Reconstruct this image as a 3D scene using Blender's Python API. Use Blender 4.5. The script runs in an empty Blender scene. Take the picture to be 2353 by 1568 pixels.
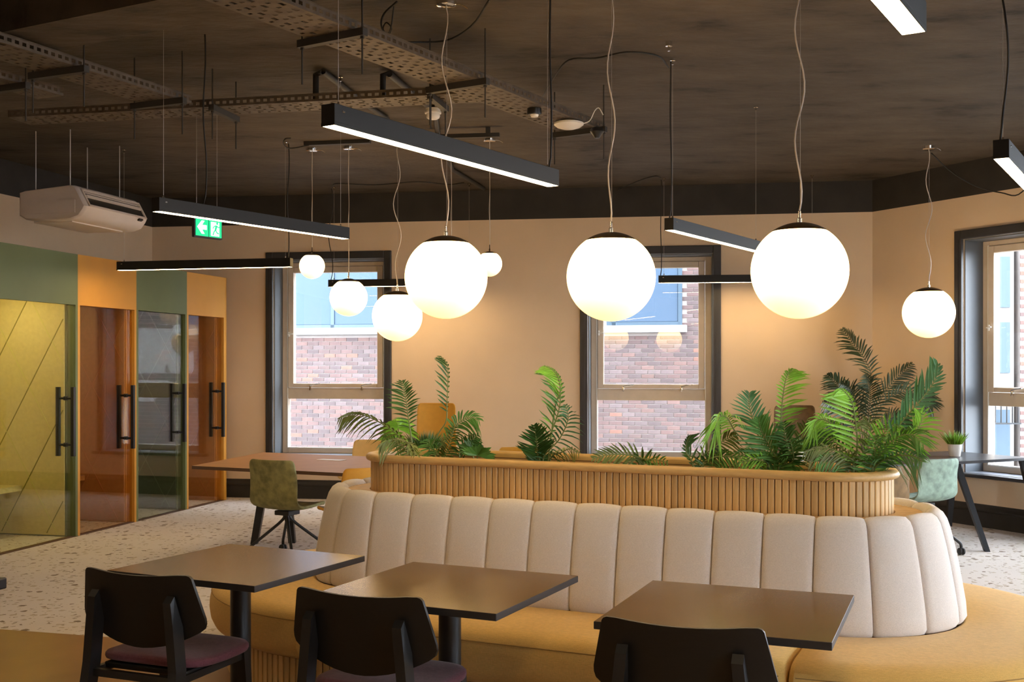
import bpy, bmesh, math, random
from mathutils import Vector, Matrix
random.seed(7)
D = bpy.data; SC = bpy.context.scene; COL = SC.collection
PI = math.pi

# ------------------------------------------------------------------ camera, sky, exposure
F, CX, CY, CAMH = 2570.0, 1176.5, 840.0, 1.6
cd = D.cameras.new('camera'); cam = D.objects.new('camera', cd); COL.objects.link(cam)
cam.location = (0, 0, CAMH); cam.rotation_euler = (PI/2, 0, 0)
cd.sensor_width = 36; cd.lens = F/2353*36; cd.shift_y = (CY-784)/2353; cd.clip_start = .05; cd.clip_end = 300
SC.camera = cam
wd = D.worlds.new('overcast_sky'); SC.world = wd; wd.use_nodes = True
bg = wd.node_tree.nodes['Background']; bg.inputs[0].default_value = (.80, .89, 1, 1); bg.inputs[1].default_value = 15.5
SC.view_settings.view_transform = 'Standard'; SC.view_settings.look = 'None'
SC.view_settings.exposure = 0.47; SC.view_settings.gamma = 1; SC.view_settings.use_curve_mapping = False
GLOBE_E = 10.0; LINEAR_E = 34.0

def W(x, y, Y):                       # pixel + depth -> point
    return Vector(((x-CX)/F*Y, Y, CAMH-(y-CY)/F*Y))
def G(x, y, z=0.0):                   # pixel + height -> point
    return W(x, y, F*(CAMH-z)/(y-CY))

# ------------------------------------------------------------------ materials
MATS = {}
def nodes(name):
    m = D.materials.new(name); m.use_nodes = True
    nt = m.node_tree; MATS[name] = m
    return m, nt, nt.nodes, nt.links, nt.nodes['Principled BSDF']
def mat(name, c, rough=.6, metal=0, var=.0, vscale=6, bump=0, bscale=60, spec=None, stretch=(1, 1, 1), coat=0, rnd=0, detail=3):
    m, nt, N, L, b = nodes(name)
    b.inputs['Roughness'].default_value = rough; b.inputs['Metallic'].default_value = metal
    if spec is not None: b.inputs['Specular IOR Level'].default_value = spec
    if coat: b.inputs['Coat Weight'].default_value = coat
    tc = N.new('ShaderNodeTexCoord'); mp = N.new('ShaderNodeMapping'); mp.inputs['Scale'].default_value = stretch
    L.new(tc.outputs['Object'], mp.inputs['Vector'])
    col = None
    if var:
        n = N.new('ShaderNodeTexNoise'); n.inputs['Scale'].default_value = vscale; n.inputs['Detail'].default_value = detail
        L.new(mp.outputs[0], n.inputs['Vector'])
        r = N.new('ShaderNodeValToRGB'); r.color_ramp.elements[0].position = .3; r.color_ramp.elements[1].position = .7
        r.color_ramp.elements[0].color = tuple(v*(1-var) for v in c)+(1,)
        r.color_ramp.elements[1].color = tuple(min(1, v*(1+var)) for v in c)+(1,)
        L.new(n.outputs['Fac'], r.inputs[0]); col = r.outputs[0]
    if rnd:
        oi = N.new('ShaderNodeObjectInfo'); hs = N.new('ShaderNodeHueSaturation')
        mr = N.new('ShaderNodeMapRange'); mr.inputs[3].default_value = 1-rnd; mr.inputs[4].default_value = 1+rnd
        L.new(oi.outputs['Random'], mr.inputs[0]); L.new(mr.outputs[0], hs.inputs['Value'])
        if col: L.new(col, hs.inputs['Color'])
        else: hs.inputs['Color'].default_value = (*c, 1)
        col = hs.outputs[0]
    if col: L.new(col, b.inputs['Base Color'])
    else: b.inputs['Base Color'].default_value = (*c, 1)
    if bump:
        n = N.new('ShaderNodeTexNoise'); n.inputs['Scale'].default_value = bscale; n.inputs['Detail'].default_value = 4
        L.new(mp.outputs[0], n.inputs['Vector'])
        bp = N.new('ShaderNodeBump'); bp.inputs['Strength'].default_value = bump; bp.inputs['Distance'].default_value = .01
        L.new(n.outputs['Fac'], bp.inputs['Height']); L.new(bp.outputs[0], b.inputs['Normal'])
    return m
def emis(name, c, s):
    m, nt, N, L, b = nodes(name)
    b.inputs['Base Color'].default_value = (*c, 1)
    b.inputs['Emission Color'].default_value = (*c, 1); b.inputs['Emission Strength'].default_value = s
    return m
def glass(name, tint=(1, 1, 1), ior=1.5, rough=0.0):
    m, nt, N, L, b = nodes(name); N.remove(b)
    tr = N.new('ShaderNodeBsdfTransparent'); tr.inputs[0].default_value = (*tint, 1)
    gl = N.new('ShaderNodeBsdfGlossy'); gl.inputs['Roughness'].default_value = rough
    fr = N.new('ShaderNodeFresnel')                       # thin sheet: same reflectance from either face
    ge = N.new('ShaderNodeNewGeometry'); mi = N.new('ShaderNodeMapRange')
    mi.inputs[3].default_value = ior; mi.inputs[4].default_value = 1/ior
    L.new(ge.outputs['Backfacing'], mi.inputs[0]); L.new(mi.outputs[0], fr.inputs[0])
    mx = N.new('ShaderNodeMixShader')
    L.new(fr.outputs[0], mx.inputs[0]); L.new(tr.outputs[0], mx.inputs[1]); L.new(gl.outputs[0], mx.inputs[2])
    L.new(mx.outputs[0], N['Material Output'].inputs[0])
    return m
def weave(name, c, scale=900, var=.12, rough=.95):
    m, nt, N, L, b = nodes(name)
    b.inputs['Roughness'].default_value = rough; b.inputs['Specular IOR Level'].default_value = .15
    b.inputs['Sheen Weight'].default_value = .15
    tc = N.new('ShaderNodeTexCoord')
    mp1 = N.new('ShaderNodeMapping'); mp1.inputs['Scale'].default_value = (1, 1, 9)
    mp2 = N.new('ShaderNodeMapping'); mp2.inputs['Scale'].default_value = (7, 7, 1)
    n1 = N.new('ShaderNodeTexNoise'); n1.inputs['Scale'].default_value = scale/20
    n2 = N.new('ShaderNodeTexNoise'); n2.inputs['Scale'].default_value = scale/20
    L.new(tc.outputs['Object'], mp1.inputs[0]); L.new(tc.outputs['Object'], mp2.inputs[0])
    L.new(mp1.outputs[0], n1.inputs[0]); L.new(mp2.outputs[0], n2.inputs[0])
    ad = N.new('ShaderNodeMath'); ad.operation = 'ADD'; L.new(n1.outputs[0], ad.inputs[0]); L.new(n2.outputs[0], ad.inputs[1])
    mr = N.new('ShaderNodeMapRange'); mr.inputs[1].default_value = .7; mr.inputs[2].default_value = 1.3
    mr.inputs[3].default_value = 1-var; mr.inputs[4].default_value = 1+var; L.new(ad.outputs[0], mr.inputs[0])
    hs = N.new('ShaderNodeHueSaturation'); hs.inputs['Color'].default_value = (*c, 1); L.new(mr.outputs[0], hs.inputs['Value'])
    L.new(hs.outputs[0], b.inputs['Base Color'])
    bp = N.new('ShaderNodeBump'); bp.inputs['Strength'].default_value = .25; bp.inputs['Distance'].default_value = .003
    L.new(ad.outputs[0], bp.inputs['Height']); L.new(bp.outputs[0], b.inputs['Normal'])
    return m

mat('wall_paint', (.70, .53, .355), .75, var=.03, vscale=2, bump=.05, bscale=150)
mat('black_paint', (.028, .023, .019), .8, var=.25, vscale=3)
mat('charcoal_gloss', (.035, .034, .036), .38, var=.1, vscale=8)
mat('reveal_paint', (.10, .115, .13), .4)
mat('cream_frame', (.60, .50, .39), .45, var=.05, vscale=9)
mat('white_bead', (.85, .84, .80), .4)
mat('grey_blue_sill', (.20, .22, .26), .3)
mat('chrome', (.75, .73, .70), .15, 1)
mat('brushed_bronze', (.16, .115, .075), .32, .9)
mat('black_metal', (.011, .0115, .013), .38)
mat('housing_black', (.013, .0115, .010), .6, spec=.3)
mat('galv_dark', (.105, .08, .058), .6, .3, var=.3, vscale=14)
mat('rail_dark', (.03, .026, .022), .6)
mat('oak', (.62, .40, .155), .5, var=.18, vscale=7, stretch=(14, 14, .9), bump=.08, bscale=20, rnd=.14, detail=5)
mat('oak_rim', (.62, .40, .155), .42, var=.12, vscale=5, stretch=(2.5, 14, 14), detail=5)
mat('oak_core', (.16, .085, .035), .7)
mat('oak_shelf', (.62, .39, .17), .5, var=.12, vscale=7, stretch=(4, 14, 14), rnd=.1)
mat('soil', (.03, .02, .012), 1, var=.5, vscale=60, bump=.8, bscale=90)
weave('seat_yellow', (.70, .45, .14), 1000, .1)
weave('back_fabric', (.70, .65, .61), 3000, .16)
weave('plum_fabric', (.13, .046, .065), 900, .2)
mat('seam_thread', (.36, .22, .07), .9)
mat('black_ply', (.006, .006, .0065), .42, var=.2, vscale=20, stretch=(1, 10, 10))
mat('table_black', (.14, .072, .025), .24, var=.12, vscale=10, stretch=(1, 9, 1))
mat('table_edge', (.022, .021, .023), .45)
mat('walnut', (.42, .215, .085), .5, var=.14, vscale=6, stretch=(1, 12, 1))
mat('walnut_edge', (.10, .052, .028), .5)
mat('desk_black', (.022, .021, .024), .33)
mat('vinyl_tan', (.31, .165, .058), .28, var=.16, vscale=1.6, bump=.02, bscale=40, detail=5)
mat('booth_green', (.12, .15, .062), .55, var=.05, vscale=4)
mat('booth_orange', (.58, .27, .03), .5, var=.04, vscale=4)
mat('felt_lime', (.62, .52, .20), .9, var=.06, vscale=30)
mat('felt_rust', (.46, .23, .075), .9, var=.06, vscale=30)
mat('felt_green', (.075, .10, .06), .9, var=.06, vscale=30)
mat('seam_lime', (.60, .55, .16), .8); mat('seam_rust', (.46, .20, .06), .8); mat('seam_green', (.10, .14, .08), .8)
mat('seam_dark', (.22, .20, .03), .9)
mat('shell_olive', (.22, .21, .085), .75, var=.35, vscale=16, bump=.1, bscale=90)
mat('shell_sage', (.25, .34, .27), .75, var=.3, vscale=18, bump=.1, bscale=90)
mat('shell_ochre', (.52, .25, .02), .75, var=.05, vscale=20)
mat('shell_sand', (.66, .45, .18), .8, var=.04, vscale=20)
mat('shell_brown', (.16, .09, .03), .75, var=.3, vscale=16)
mat('shell_grey', (.16, .14, .14), .7)
mat('ac_white', (.62, .53, .45), .45, var=.02)
mat('dark_slot', (.02, .018, .016), .5)
mat('white_plastic', (.78, .74, .68), .4)
mat('white_pot', (.80, .76, .70), .45)
mat('leaf_dark', (.06, .165, .035), .38, var=.3, vscale=12)
mat('leaf_mid', (.12, .31, .065), .38, var=.3, vscale=12)
mat('leaf_bright', (.28, .60, .06), .42, var=.25, vscale=12)
mat('leaf_blue', (.11, .29, .13), .32, var=.25, vscale=12)
mat('leaf_olive', (.16, .21, .045), .42, var=.3, vscale=12)
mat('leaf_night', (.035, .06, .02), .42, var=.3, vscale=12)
mat('grass_bright', (.22, .40, .04), .5, var=.3, vscale=40)
mat('stem_pale', (.20, .26, .08), .5)
mat('cord_clear', (.62, .55, .47), .25)
mat('steel_wire', (.55, .5, .45), .35, .6)
mat('black_cable', (.010, .009, .008), .6)
mat('sign_black', (.012, .012, .012), .5)
emis('sign_green', (.0, .60, .22), .85); emis('sign_white', (.92, 1, .95), .9)
emis('linear_led', (1, .71, .37), LINEAR_E)
emis('booth_led', (1, .80, .42), 40)
mat('mortar', (.29, .26, .245), .95, var=.1, vscale=3)
BR = []
for k, c in enumerate([(0.106, 0.071, 0.068), (0.123, 0.076, 0.071), (0.089, 0.065, 0.065), (0.136, 0.082, 0.073), (0.119, 0.088, 0.087), (0.178, 0.089, 0.068)]):
    BR.append(mat('brick_%d' % k, c, .9, var=.12, vscale=9, rnd=.12))
mat('panel_blue', (.044, .080, .130), .65, var=.03, vscale=1)
mat('frame_blue', (.05, .085, .12), .5)
mat('concrete', (.26, .25, .24), .9, var=.15, vscale=4)
mat('render_white', (.60, .60, .58), .8, var=.03, vscale=1)
mat('red_brick_far', (.42, .20, .16), .9, var=.2, vscale=2)
mat('asphalt', (.10, .10, .10), .95, var=.2, vscale=3)
glass('window_glass'); glass('booth_glass_green', (.95, .97, .91), 1.55); glass('booth_glass_amber', (.97, .91, .81), 1.55)

def carpet():
    m, nt, N, L, b = nodes('terrazzo_carpet')
    b.inputs['Roughness'].default_value = 1; b.inputs['Specular IOR Level'].default_value = .1
    tc = N.new('ShaderNodeTexCoord')
    base = (.60, .525, .465, 1)
    def specks(scale, thr, rad, col, prev, seed):
        mp = N.new('ShaderNodeMapping'); mp.inputs['Location'].default_value = (seed, seed*1.7, 0)
        nz = N.new('ShaderNodeTexNoise'); nz.inputs['Scale'].default_value = scale*1.6
        ad = N.new('ShaderNodeMixRGB'); ad.blend_type = 'ADD'; ad.inputs[0].default_value = .05
        L.new(tc.outputs['Object'], mp.inputs[0]); L.new(mp.outputs[0], nz.inputs['Vector'])
        L.new(mp.outputs[0], ad.inputs[1]); L.new(nz.outputs['Color'], ad.inputs[2])
        v = N.new('ShaderNodeTexVoronoi'); v.voronoi_dimensions = '2D'; v.inputs['Scale'].default_value = scale
        L.new(ad.outputs[0], v.inputs['Vector'])
        sp = N.new('ShaderNodeSeparateColor'); L.new(v.outputs['Color'], sp.inputs[0])
        g = N.new('ShaderNodeMath'); g.operation = 'GREATER_THAN'; g.inputs[1].default_value = thr; L.new(sp.outputs[0], g.inputs[0])
        rr = N.new('ShaderNodeMath'); rr.operation = 'MULTIPLY'; rr.inputs[1].default_value = rad; L.new(sp.outputs[1], rr.inputs[0])
        d = N.new('ShaderNodeMath'); d.operation = 'LESS_THAN'; L.new(v.outputs['Distance'], d.inputs[0]); L.new(rr.outputs[0], d.inputs[1])
        mu = N.new('ShaderNodeMath'); mu.operation = 'MULTIPLY'; L.new(g.outputs[0], mu.inputs[0]); L.new(d.outputs[0], mu.inputs[1])
        mx = N.new('ShaderNodeMixRGB'); L.new(mu.outputs[0], mx.inputs[0])
        if isinstance(prev, tuple): mx.inputs[1].default_value = prev
        else: L.new(prev, mx.inputs[1])
        mx.inputs[2].default_value = col
        return mx.outputs[0]
    nz = N.new('ShaderNodeTexNoise'); nz.inputs['Scale'].default_value = 1.3
    L.new(tc.outputs['Object'], nz.inputs['Vector'])
    rp = N.new('ShaderNodeValToRGB'); rp.color_ramp.elements[0].color = (.62, .56, .51, 1); rp.color_ramp.elements[1].color = (.72, .655, .60, 1)
    L.new(nz.outputs[0], rp.inputs[0])
    c = specks(15, .60, .36, (.50, .42, .33, 1), rp.outputs[0], 3.1)
    c = specks(13, .80, .36, (.25, .20, .15, 1), c, 11.3)
    c = specks(28, .78, .40, (.36, .30, .23, 1), c, 5.7)
    c = specks(17, .75, .36, (.68, .61, .54, 1), c, 8.2)
    L.new(c, b.inputs['Base Color'])
    n = N.new('ShaderNodeTexNoise'); n.inputs['Scale'].default_value = 260; L.new(tc.outputs['Object'], n.inputs['Vector'])
    bp = N.new('ShaderNodeBump'); bp.inputs['Strength'].default_value = .5; bp.inputs['Distance'].default_value = .008
    L.new(n.outputs[0], bp.inputs['Height']); L.new(bp.outputs[0], b.inputs['Normal'])
carpet()
def ceiling_mat():
    m, nt, N, L, b = nodes('dark_concrete')
    b.inputs['Roughness'].default_value = .75; b.inputs['Specular IOR Level'].default_value = .25
    tc = N.new('ShaderNodeTexCoord'); mp = N.new('ShaderNodeMapping')
    mp.inputs['Rotation'].default_value = (0, 0, math.radians(10)); mp.inputs['Scale'].default_value = (.9, 1.8, 1)
    L.new(tc.outputs['Object'], mp.inputs[0])
    n = N.new('ShaderNodeTexNoise'); n.inputs['Scale'].default_value = 1.7; n.inputs['Detail'].default_value = 9; n.inputs['Roughness'].default_value = .62
    L.new(mp.outputs[0], n.inputs[0])
    r = N.new('ShaderNodeValToRGB'); e = r.color_ramp.elements
    e[0].position = .32; e[0].color = (.034, .027, .021, 1); e[1].position = .68; e[1].color = (.108, .086, .064, 1)
    x = e.new(.42); x.color = (.070, .056, .042, 1)
    L.new(n.outputs[0], r.inputs[0]); L.new(r.outputs[0], b.inputs['Base Color'])
    n2 = N.new('ShaderNodeTexNoise'); n2.inputs['Scale'].default_value = 7; n2.inputs['Detail'].default_value = 8; L.new(mp.outputs[0], n2.inputs[0])
    bp = N.new('ShaderNodeBump'); bp.inputs['Strength'].default_value = .3; bp.inputs['Distance'].default_value = .05
    L.new(n2.outputs[0], bp.inputs['Height']); L.new(bp.outputs[0], b.inputs['Normal'])
ceiling_mat()
def globe_mat():
    # opal glass globe: light falloff painted into the emission, weaker towards the bottom
    m, nt, N, L, b = nodes('opal_globe')
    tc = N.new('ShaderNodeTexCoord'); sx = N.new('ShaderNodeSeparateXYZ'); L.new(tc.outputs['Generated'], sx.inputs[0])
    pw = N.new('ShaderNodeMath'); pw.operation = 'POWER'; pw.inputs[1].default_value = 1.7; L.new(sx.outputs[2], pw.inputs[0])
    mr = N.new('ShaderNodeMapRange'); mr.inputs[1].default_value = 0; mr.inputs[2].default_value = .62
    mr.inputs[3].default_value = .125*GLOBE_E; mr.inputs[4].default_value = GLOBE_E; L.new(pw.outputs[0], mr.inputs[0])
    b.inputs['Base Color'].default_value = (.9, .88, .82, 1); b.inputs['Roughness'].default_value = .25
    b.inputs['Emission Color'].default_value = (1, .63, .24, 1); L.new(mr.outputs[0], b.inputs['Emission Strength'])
globe_mat()

# ------------------------------------------------------------------ mesh helpers
class MB:
    def __init__(s): s.v = []; s.f = []; s.m = []
    def add(s, vs, fs, mi=0, M=None):
        o = len(s.v)
        for p in vs:
            p = Vector(p)
            s.v.append(M @ p if M else p)
        for f in fs: s.f.append(tuple(i+o for i in f)); s.m.append(mi)
        return s
    def box(s, a, b, mi=0, M=None):
        (x0, y0, z0), (x1, y1, z1) = a, b
        vs = [(x0, y0, z0), (x1, y0, z0), (x1, y1, z0), (x0, y1, z0), (x0, y0, z1), (x1, y0, z1), (x1, y1, z1), (x0, y1, z1)]
        return s.add(vs, [(0, 3, 2, 1), (4, 5, 6, 7), (0, 1, 5, 4), (1, 2, 6, 5), (2, 3, 7, 6), (3, 0, 4, 7)], mi, M)
    def bbox(s, a, b, r=.005, seg=2, mi=0, M=None):       # bevelled box
        bm = bmesh.new(); bmesh.ops.create_cube(bm, size=1)
        for v in bm.verts:
            v.co = Vector([(a[k]+b[k])/2+v.co[k]*(b[k]-a[k]) for k in range(3)])
        bmesh.ops.bevel(bm, geom=bm.edges[:], offset=r, segments=seg, profile=.5, affect='EDGES')
        return s.bm(bm, mi, M)
    def bm(s, bm, mi=0, M=None):
        bm.verts.index_update()
        s.add([v.co.copy() for v in bm.verts], [tuple(v.index for v in f.verts) for f in bm.faces], mi, M); bm.free(); return s
    def poly(s, pts, h0, h1, mi=0, M=None):               # prism of an xy outline
        n = len(pts)
        vs = [(p[0], p[1], h0) for p in pts]+[(p[0], p[1], h1) for p in pts]
        fs = [tuple(range(n-1, -1, -1)), tuple(range(n, 2*n))]+[(i, (i+1) % n, n+(i+1) % n, n+i) for i in range(n)]
        return s.add(vs, fs, mi, M)
    def lathe(s, prof, n=32, mi=0, M=None, cap=True):
        vs = []; fs = []
        for r, z in prof:
            for k in range(n): vs.append((r*math.cos(2*PI*k/n), r*math.sin(2*PI*k/n), z))
        for i in range(len(prof)-1):
            for k in range(n):
                a = i*n+k; b = i*n+(k+1) % n; fs.append((a, b, b+n, a+n))
        if cap:
            if prof[0][0] > 1e-4: fs.append(tuple(range(n-1, -1, -1)))
            if prof[-1][0] > 1e-4: fs.append(tuple((len(prof)-1)*n+k for k in range(n)))
        return s.add(vs, fs, mi, M)
    def tube(s, pts, r, n=8, mi=0, M=None, cap=True):
        pts = [Vector(p) for p in pts]; m = len(pts)
        rs = r if isinstance(r, (list, tuple)) else [r]*m
        vs = []; fs = []; up = None
        for i, p in enumerate(pts):
            t = (pts[min(i+1, m-1)]-pts[max(i-1, 0)]).normalized()
            if up is None: up = Vector((0, 0, 1)) if abs(t.z) < .9 else Vector((1, 0, 0))
            a = t.cross(up).normalized(); b = a.cross(t).normalized(); up = b
            for k in range(n):
                w = 2*PI*k/n; vs.append(p+(a*math.cos(w)+b*math.sin(w))*rs[i])
        for i in range(m-1):
            for k in range(n):
                c = i*n+k; d = i*n+(k+1) % n; fs.append((c, d, d+n, c+n))
        if cap: fs += [tuple(range(n-1, -1, -1)), tuple((m-1)*n+k for k in range(n))]
        return s.add(vs, fs, mi, M)
    def bar(s, p, q, w, h, mi=0, up=(0, 0, 1)):           # rectangular bar between two points
        p = Vector(p); q = Vector(q); t = (q-p).normalized(); u = Vector(up)
        if abs(t.dot(u)) > .98: u = Vector((1, 0, 0))
        a = t.cross(u).normalized()*w/2; b = a.cross(t).normalized()*h/2
        vs = [p-a-b, p+a-b, p+a+b, p-a+b, q-a-b, q+a-b, q+a+b, q-a+b]
        return s.add(vs, [(0, 3, 2, 1), (4, 5, 6, 7), (0, 1, 5, 4), (1, 2, 6, 5), (2, 3, 7, 6), (3, 0, 4, 7)], mi)
    def grid(s, P, mi=0, M=None, close_u=False):          # P[i][j]
        n = len(P); m = len(P[0]); vs = [p for r in P for p in r]; fs = []
        for i in range(n if close_u else n-1):
            for j in range(m-1):
                i2 = (i+1) % n; fs.append((i*m+j, i2*m+j, i2*m+j+1, i*m+j+1))
        return s.add(vs, fs, mi, M)
    def sphere(s, c, r, nu=24, nv=14, z0=-1, z1=1, mi=0):
        a0 = math.asin(max(-1, z0)); a1 = math.asin(min(1, z1))
        prof = [(r*math.cos(a0+(a1-a0)*i/nv), r*math.sin(a0+(a1-a0)*i/nv)) for i in range(nv+1)]
        return s.lathe(prof, nu, mi, Matrix.Translation(c), cap=False)
    def mesh(s, name, mats, smooth=False, fix=True):
        me = D.meshes.new(name); me.from_pydata(s.v, [], s.f)
        for m in (mats if isinstance(mats, (list, tuple)) else [mats]): me.materials.append(MATS[m] if isinstance(m, str) else m)
        for p, mi in zip(me.polygons, s.m): p.material_index = mi
        if fix:
            bm = bmesh.new(); bm.from_mesh(me); bmesh.ops.recalc_face_normals(bm, faces=bm.faces); bm.to_mesh(me); bm.free()
        if smooth:
            for p in me.polygons: p.use_smooth = True
            if smooth is not True:
                me.set_sharp_from_angle(angle=math.radians(smooth))
        return me
    def build(s, name, mats, parent=None, smooth=False, loc=None, rz=0, fix=True):
        return link(name, s.mesh(name, mats, smooth, fix), parent, loc, rz)
def link(name, me, parent=None, loc=None, rz=0):
    o = D.objects.new(name, me); COL.objects.link(o)
    if parent: o.parent = parent
    if loc is not None: o.location = loc
    o.rotation_euler = (0, 0, rz)
    return o
def tag(o, label, cat, group=None):
    o['label'] = label; o['category'] = cat
    if group: o['group'] = group
    return o
def thing(name, label, cat, loc=(0, 0, 0), rz=0, group=None):
    o = D.objects.new(name, None); COL.objects.link(o); o.empty_display_size = .1
    o.location = loc; o.rotation_euler = (0, 0, rz)
    return tag(o, label, cat, group)
def struct(o): o['kind'] = 'structure'; return o
def sempty(name, loc, rz):
    o = D.objects.new(name, None); COL.objects.link(o); o.location = loc; o.rotation_euler = (0, 0, rz); return struct(o)
KIDS = {}
def dup(o, loc, rz, label=None, parent=None):
    c = o.copy(); COL.objects.link(c)
    if parent is None:
        c.location = loc; c.rotation_euler = (0, 0, rz)
        if label: c['label'] = label
    else: c.parent = parent
    for ch in [x for x in D.objects if x.parent == o]: dup(ch, None, 0, None, c)
    return c
def bez(pts, n=16):                                       # Catmull-Rom through points
    P = [Vector(p) for p in pts]; P = [P[0]*2-P[1]]+P+[P[-1]*2-P[-2]]; out = []
    k = len(P)-3
    for i in range(n+1):
        t = i/n*k; j = min(int(t), k-1); u = t-j; a, b, c, d = P[j:j+4]
        out.append(.5*((2*b)+(-a+c)*u+(2*a-5*b+4*c-d)*u*u+(-a+3*b-3*c+d)*u**3))
    return out

# ------------------------------------------------------------------ room shell
CEIL, BAND = 3.65, 3.30
BL, BRc = Vector((-4.42, 13.74)), Vector((3.99, 12.38))
dL = Vector((.2325, .9726)); dR = Vector((.455, -.8905))
RN = BRc+dR*16; LN = BL-dL*16
def wall(name, P, Q, openings, base=True):
    d = Q-P; Lw = d.length; rz = math.atan2(d.y, d.x); loc = (P.x, P.y, 0); T = .40
    mb = MB(); x = 0
    for (a, b, z0, z1) in openings:
        mb.box((x, 0, 0), (a, T, BAND)); mb.box((a, 0, 0), (b, T, z0)); mb.box((a, 0, z1), (b, T, BAND)); x = b
    mb.box((x, 0, 0), (Lw, T, BAND))
    w = struct(mb.build('wall_'+name, 'wall_paint', loc=loc, rz=rz))
    struct(MB().box((0, 0, BAND), (Lw, T, CEIL)).build('wall_%s_upper' % name, 'black_paint', loc=loc, rz=rz))
    if base:
        pr = [(0, 0), (-.022, 0), (-.022, .15), (-.034, .16), (-.034, .175), (-.016, .20), (-.012, .215), (0, .225)]
        mb = MB(); n = len(pr)
        vs = [(0, y, z) for y, z in pr]+[(Lw, y, z) for y, z in pr]
        mb.add(vs, [tuple(range(n)), tuple(range(2*n-1, n-1, -1))]+[(i, (i+1) % n, n+(i+1) % n, n+i) for i in range(n)])
        struct(mb.build('baseboard_'+name, 'black_paint', loc=loc, rz=rz))
    return loc, rz
OZ = (.52, 2.87)
LB, RB = wall('back', BL, BRc, [(1.562, 2.943, *OZ), (5.363, 6.781, *OZ)])
WR = [(1.232, 2.65), (3.55, 6.15), (6.95, 9.55), (10.35, 12.95), (13.6, 15.4)]
LR, RR = wall('right', BRc, RN, [(a, b, *OZ) for a, b in WR])
wall('left', LN, BL, [], True)
WQ = [(4.3, 6.9)]
LQ, RQ = wall('rear', RN, LN, [(a, b, *OZ) for a, b in WQ], False)
poly = [BL, BRc, RN, LN]
out = [(BL.x-.5, BL.y+.6), (BRc.x+.5, BRc.y+.6), (RN.x+.8, RN.y-.5), (LN.x-.5, LN.y-.5)]
struct(MB().poly(list(reversed(out)), CEIL, CEIL+.25).build('ceiling', 'dark_concrete'))
struct(MB().poly(list(reversed(out)), -.3, 0).build('floor', 'terrazzo_carpet'))
struct(MB().poly(list(reversed([(BL.x-.5, BL.y+.6), (BRc.x+.45, BRc.y+.6), (RN.x+.45, RN.y-.5), (LN.x-.5, LN.y-.5)])), CEIL+.26, 10.5).build('sky_blocking_floors', 'brick_0'))  # unseen storeys added above the room to keep sky light off the alley bricks
# cafe zone laid with tan vinyl
e0 = G(0, 1448); e1 = G(174, 1460.7); ed = (e1-e0).normalized()
A = e0-ed*2.2; B = e0+ed*9.5
vp = [(A.x, A.y), (B.x, B.y), (9.4, -1.2), (-7.2, -1.2)]
struct(MB().poly(list(reversed(vp)), 0, .004).build('floor_vinyl', 'vinyl_tan'))
# downstand beam
TH = math.radians(24.7); U = Vector((math.cos(TH), -math.sin(TH), 0)); V = Vector((math.sin(TH), math.cos(TH), 0))
b0 = W(0, 75, F*(3.42-1.6)/765); bd = Vector((.885, -.466, 0)); bn = Vector((.466, .885, 0))
q = [b0-bd*3.6, b0+bd*5.4, b0+bd*5.4+bn*.38, b0-bd*3.6+bn*.38]
struct(MB().poly([(p.x, p.y) for p in q], 3.42, CEIL).build('ceiling_beam', 'dark_concrete'))

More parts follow.
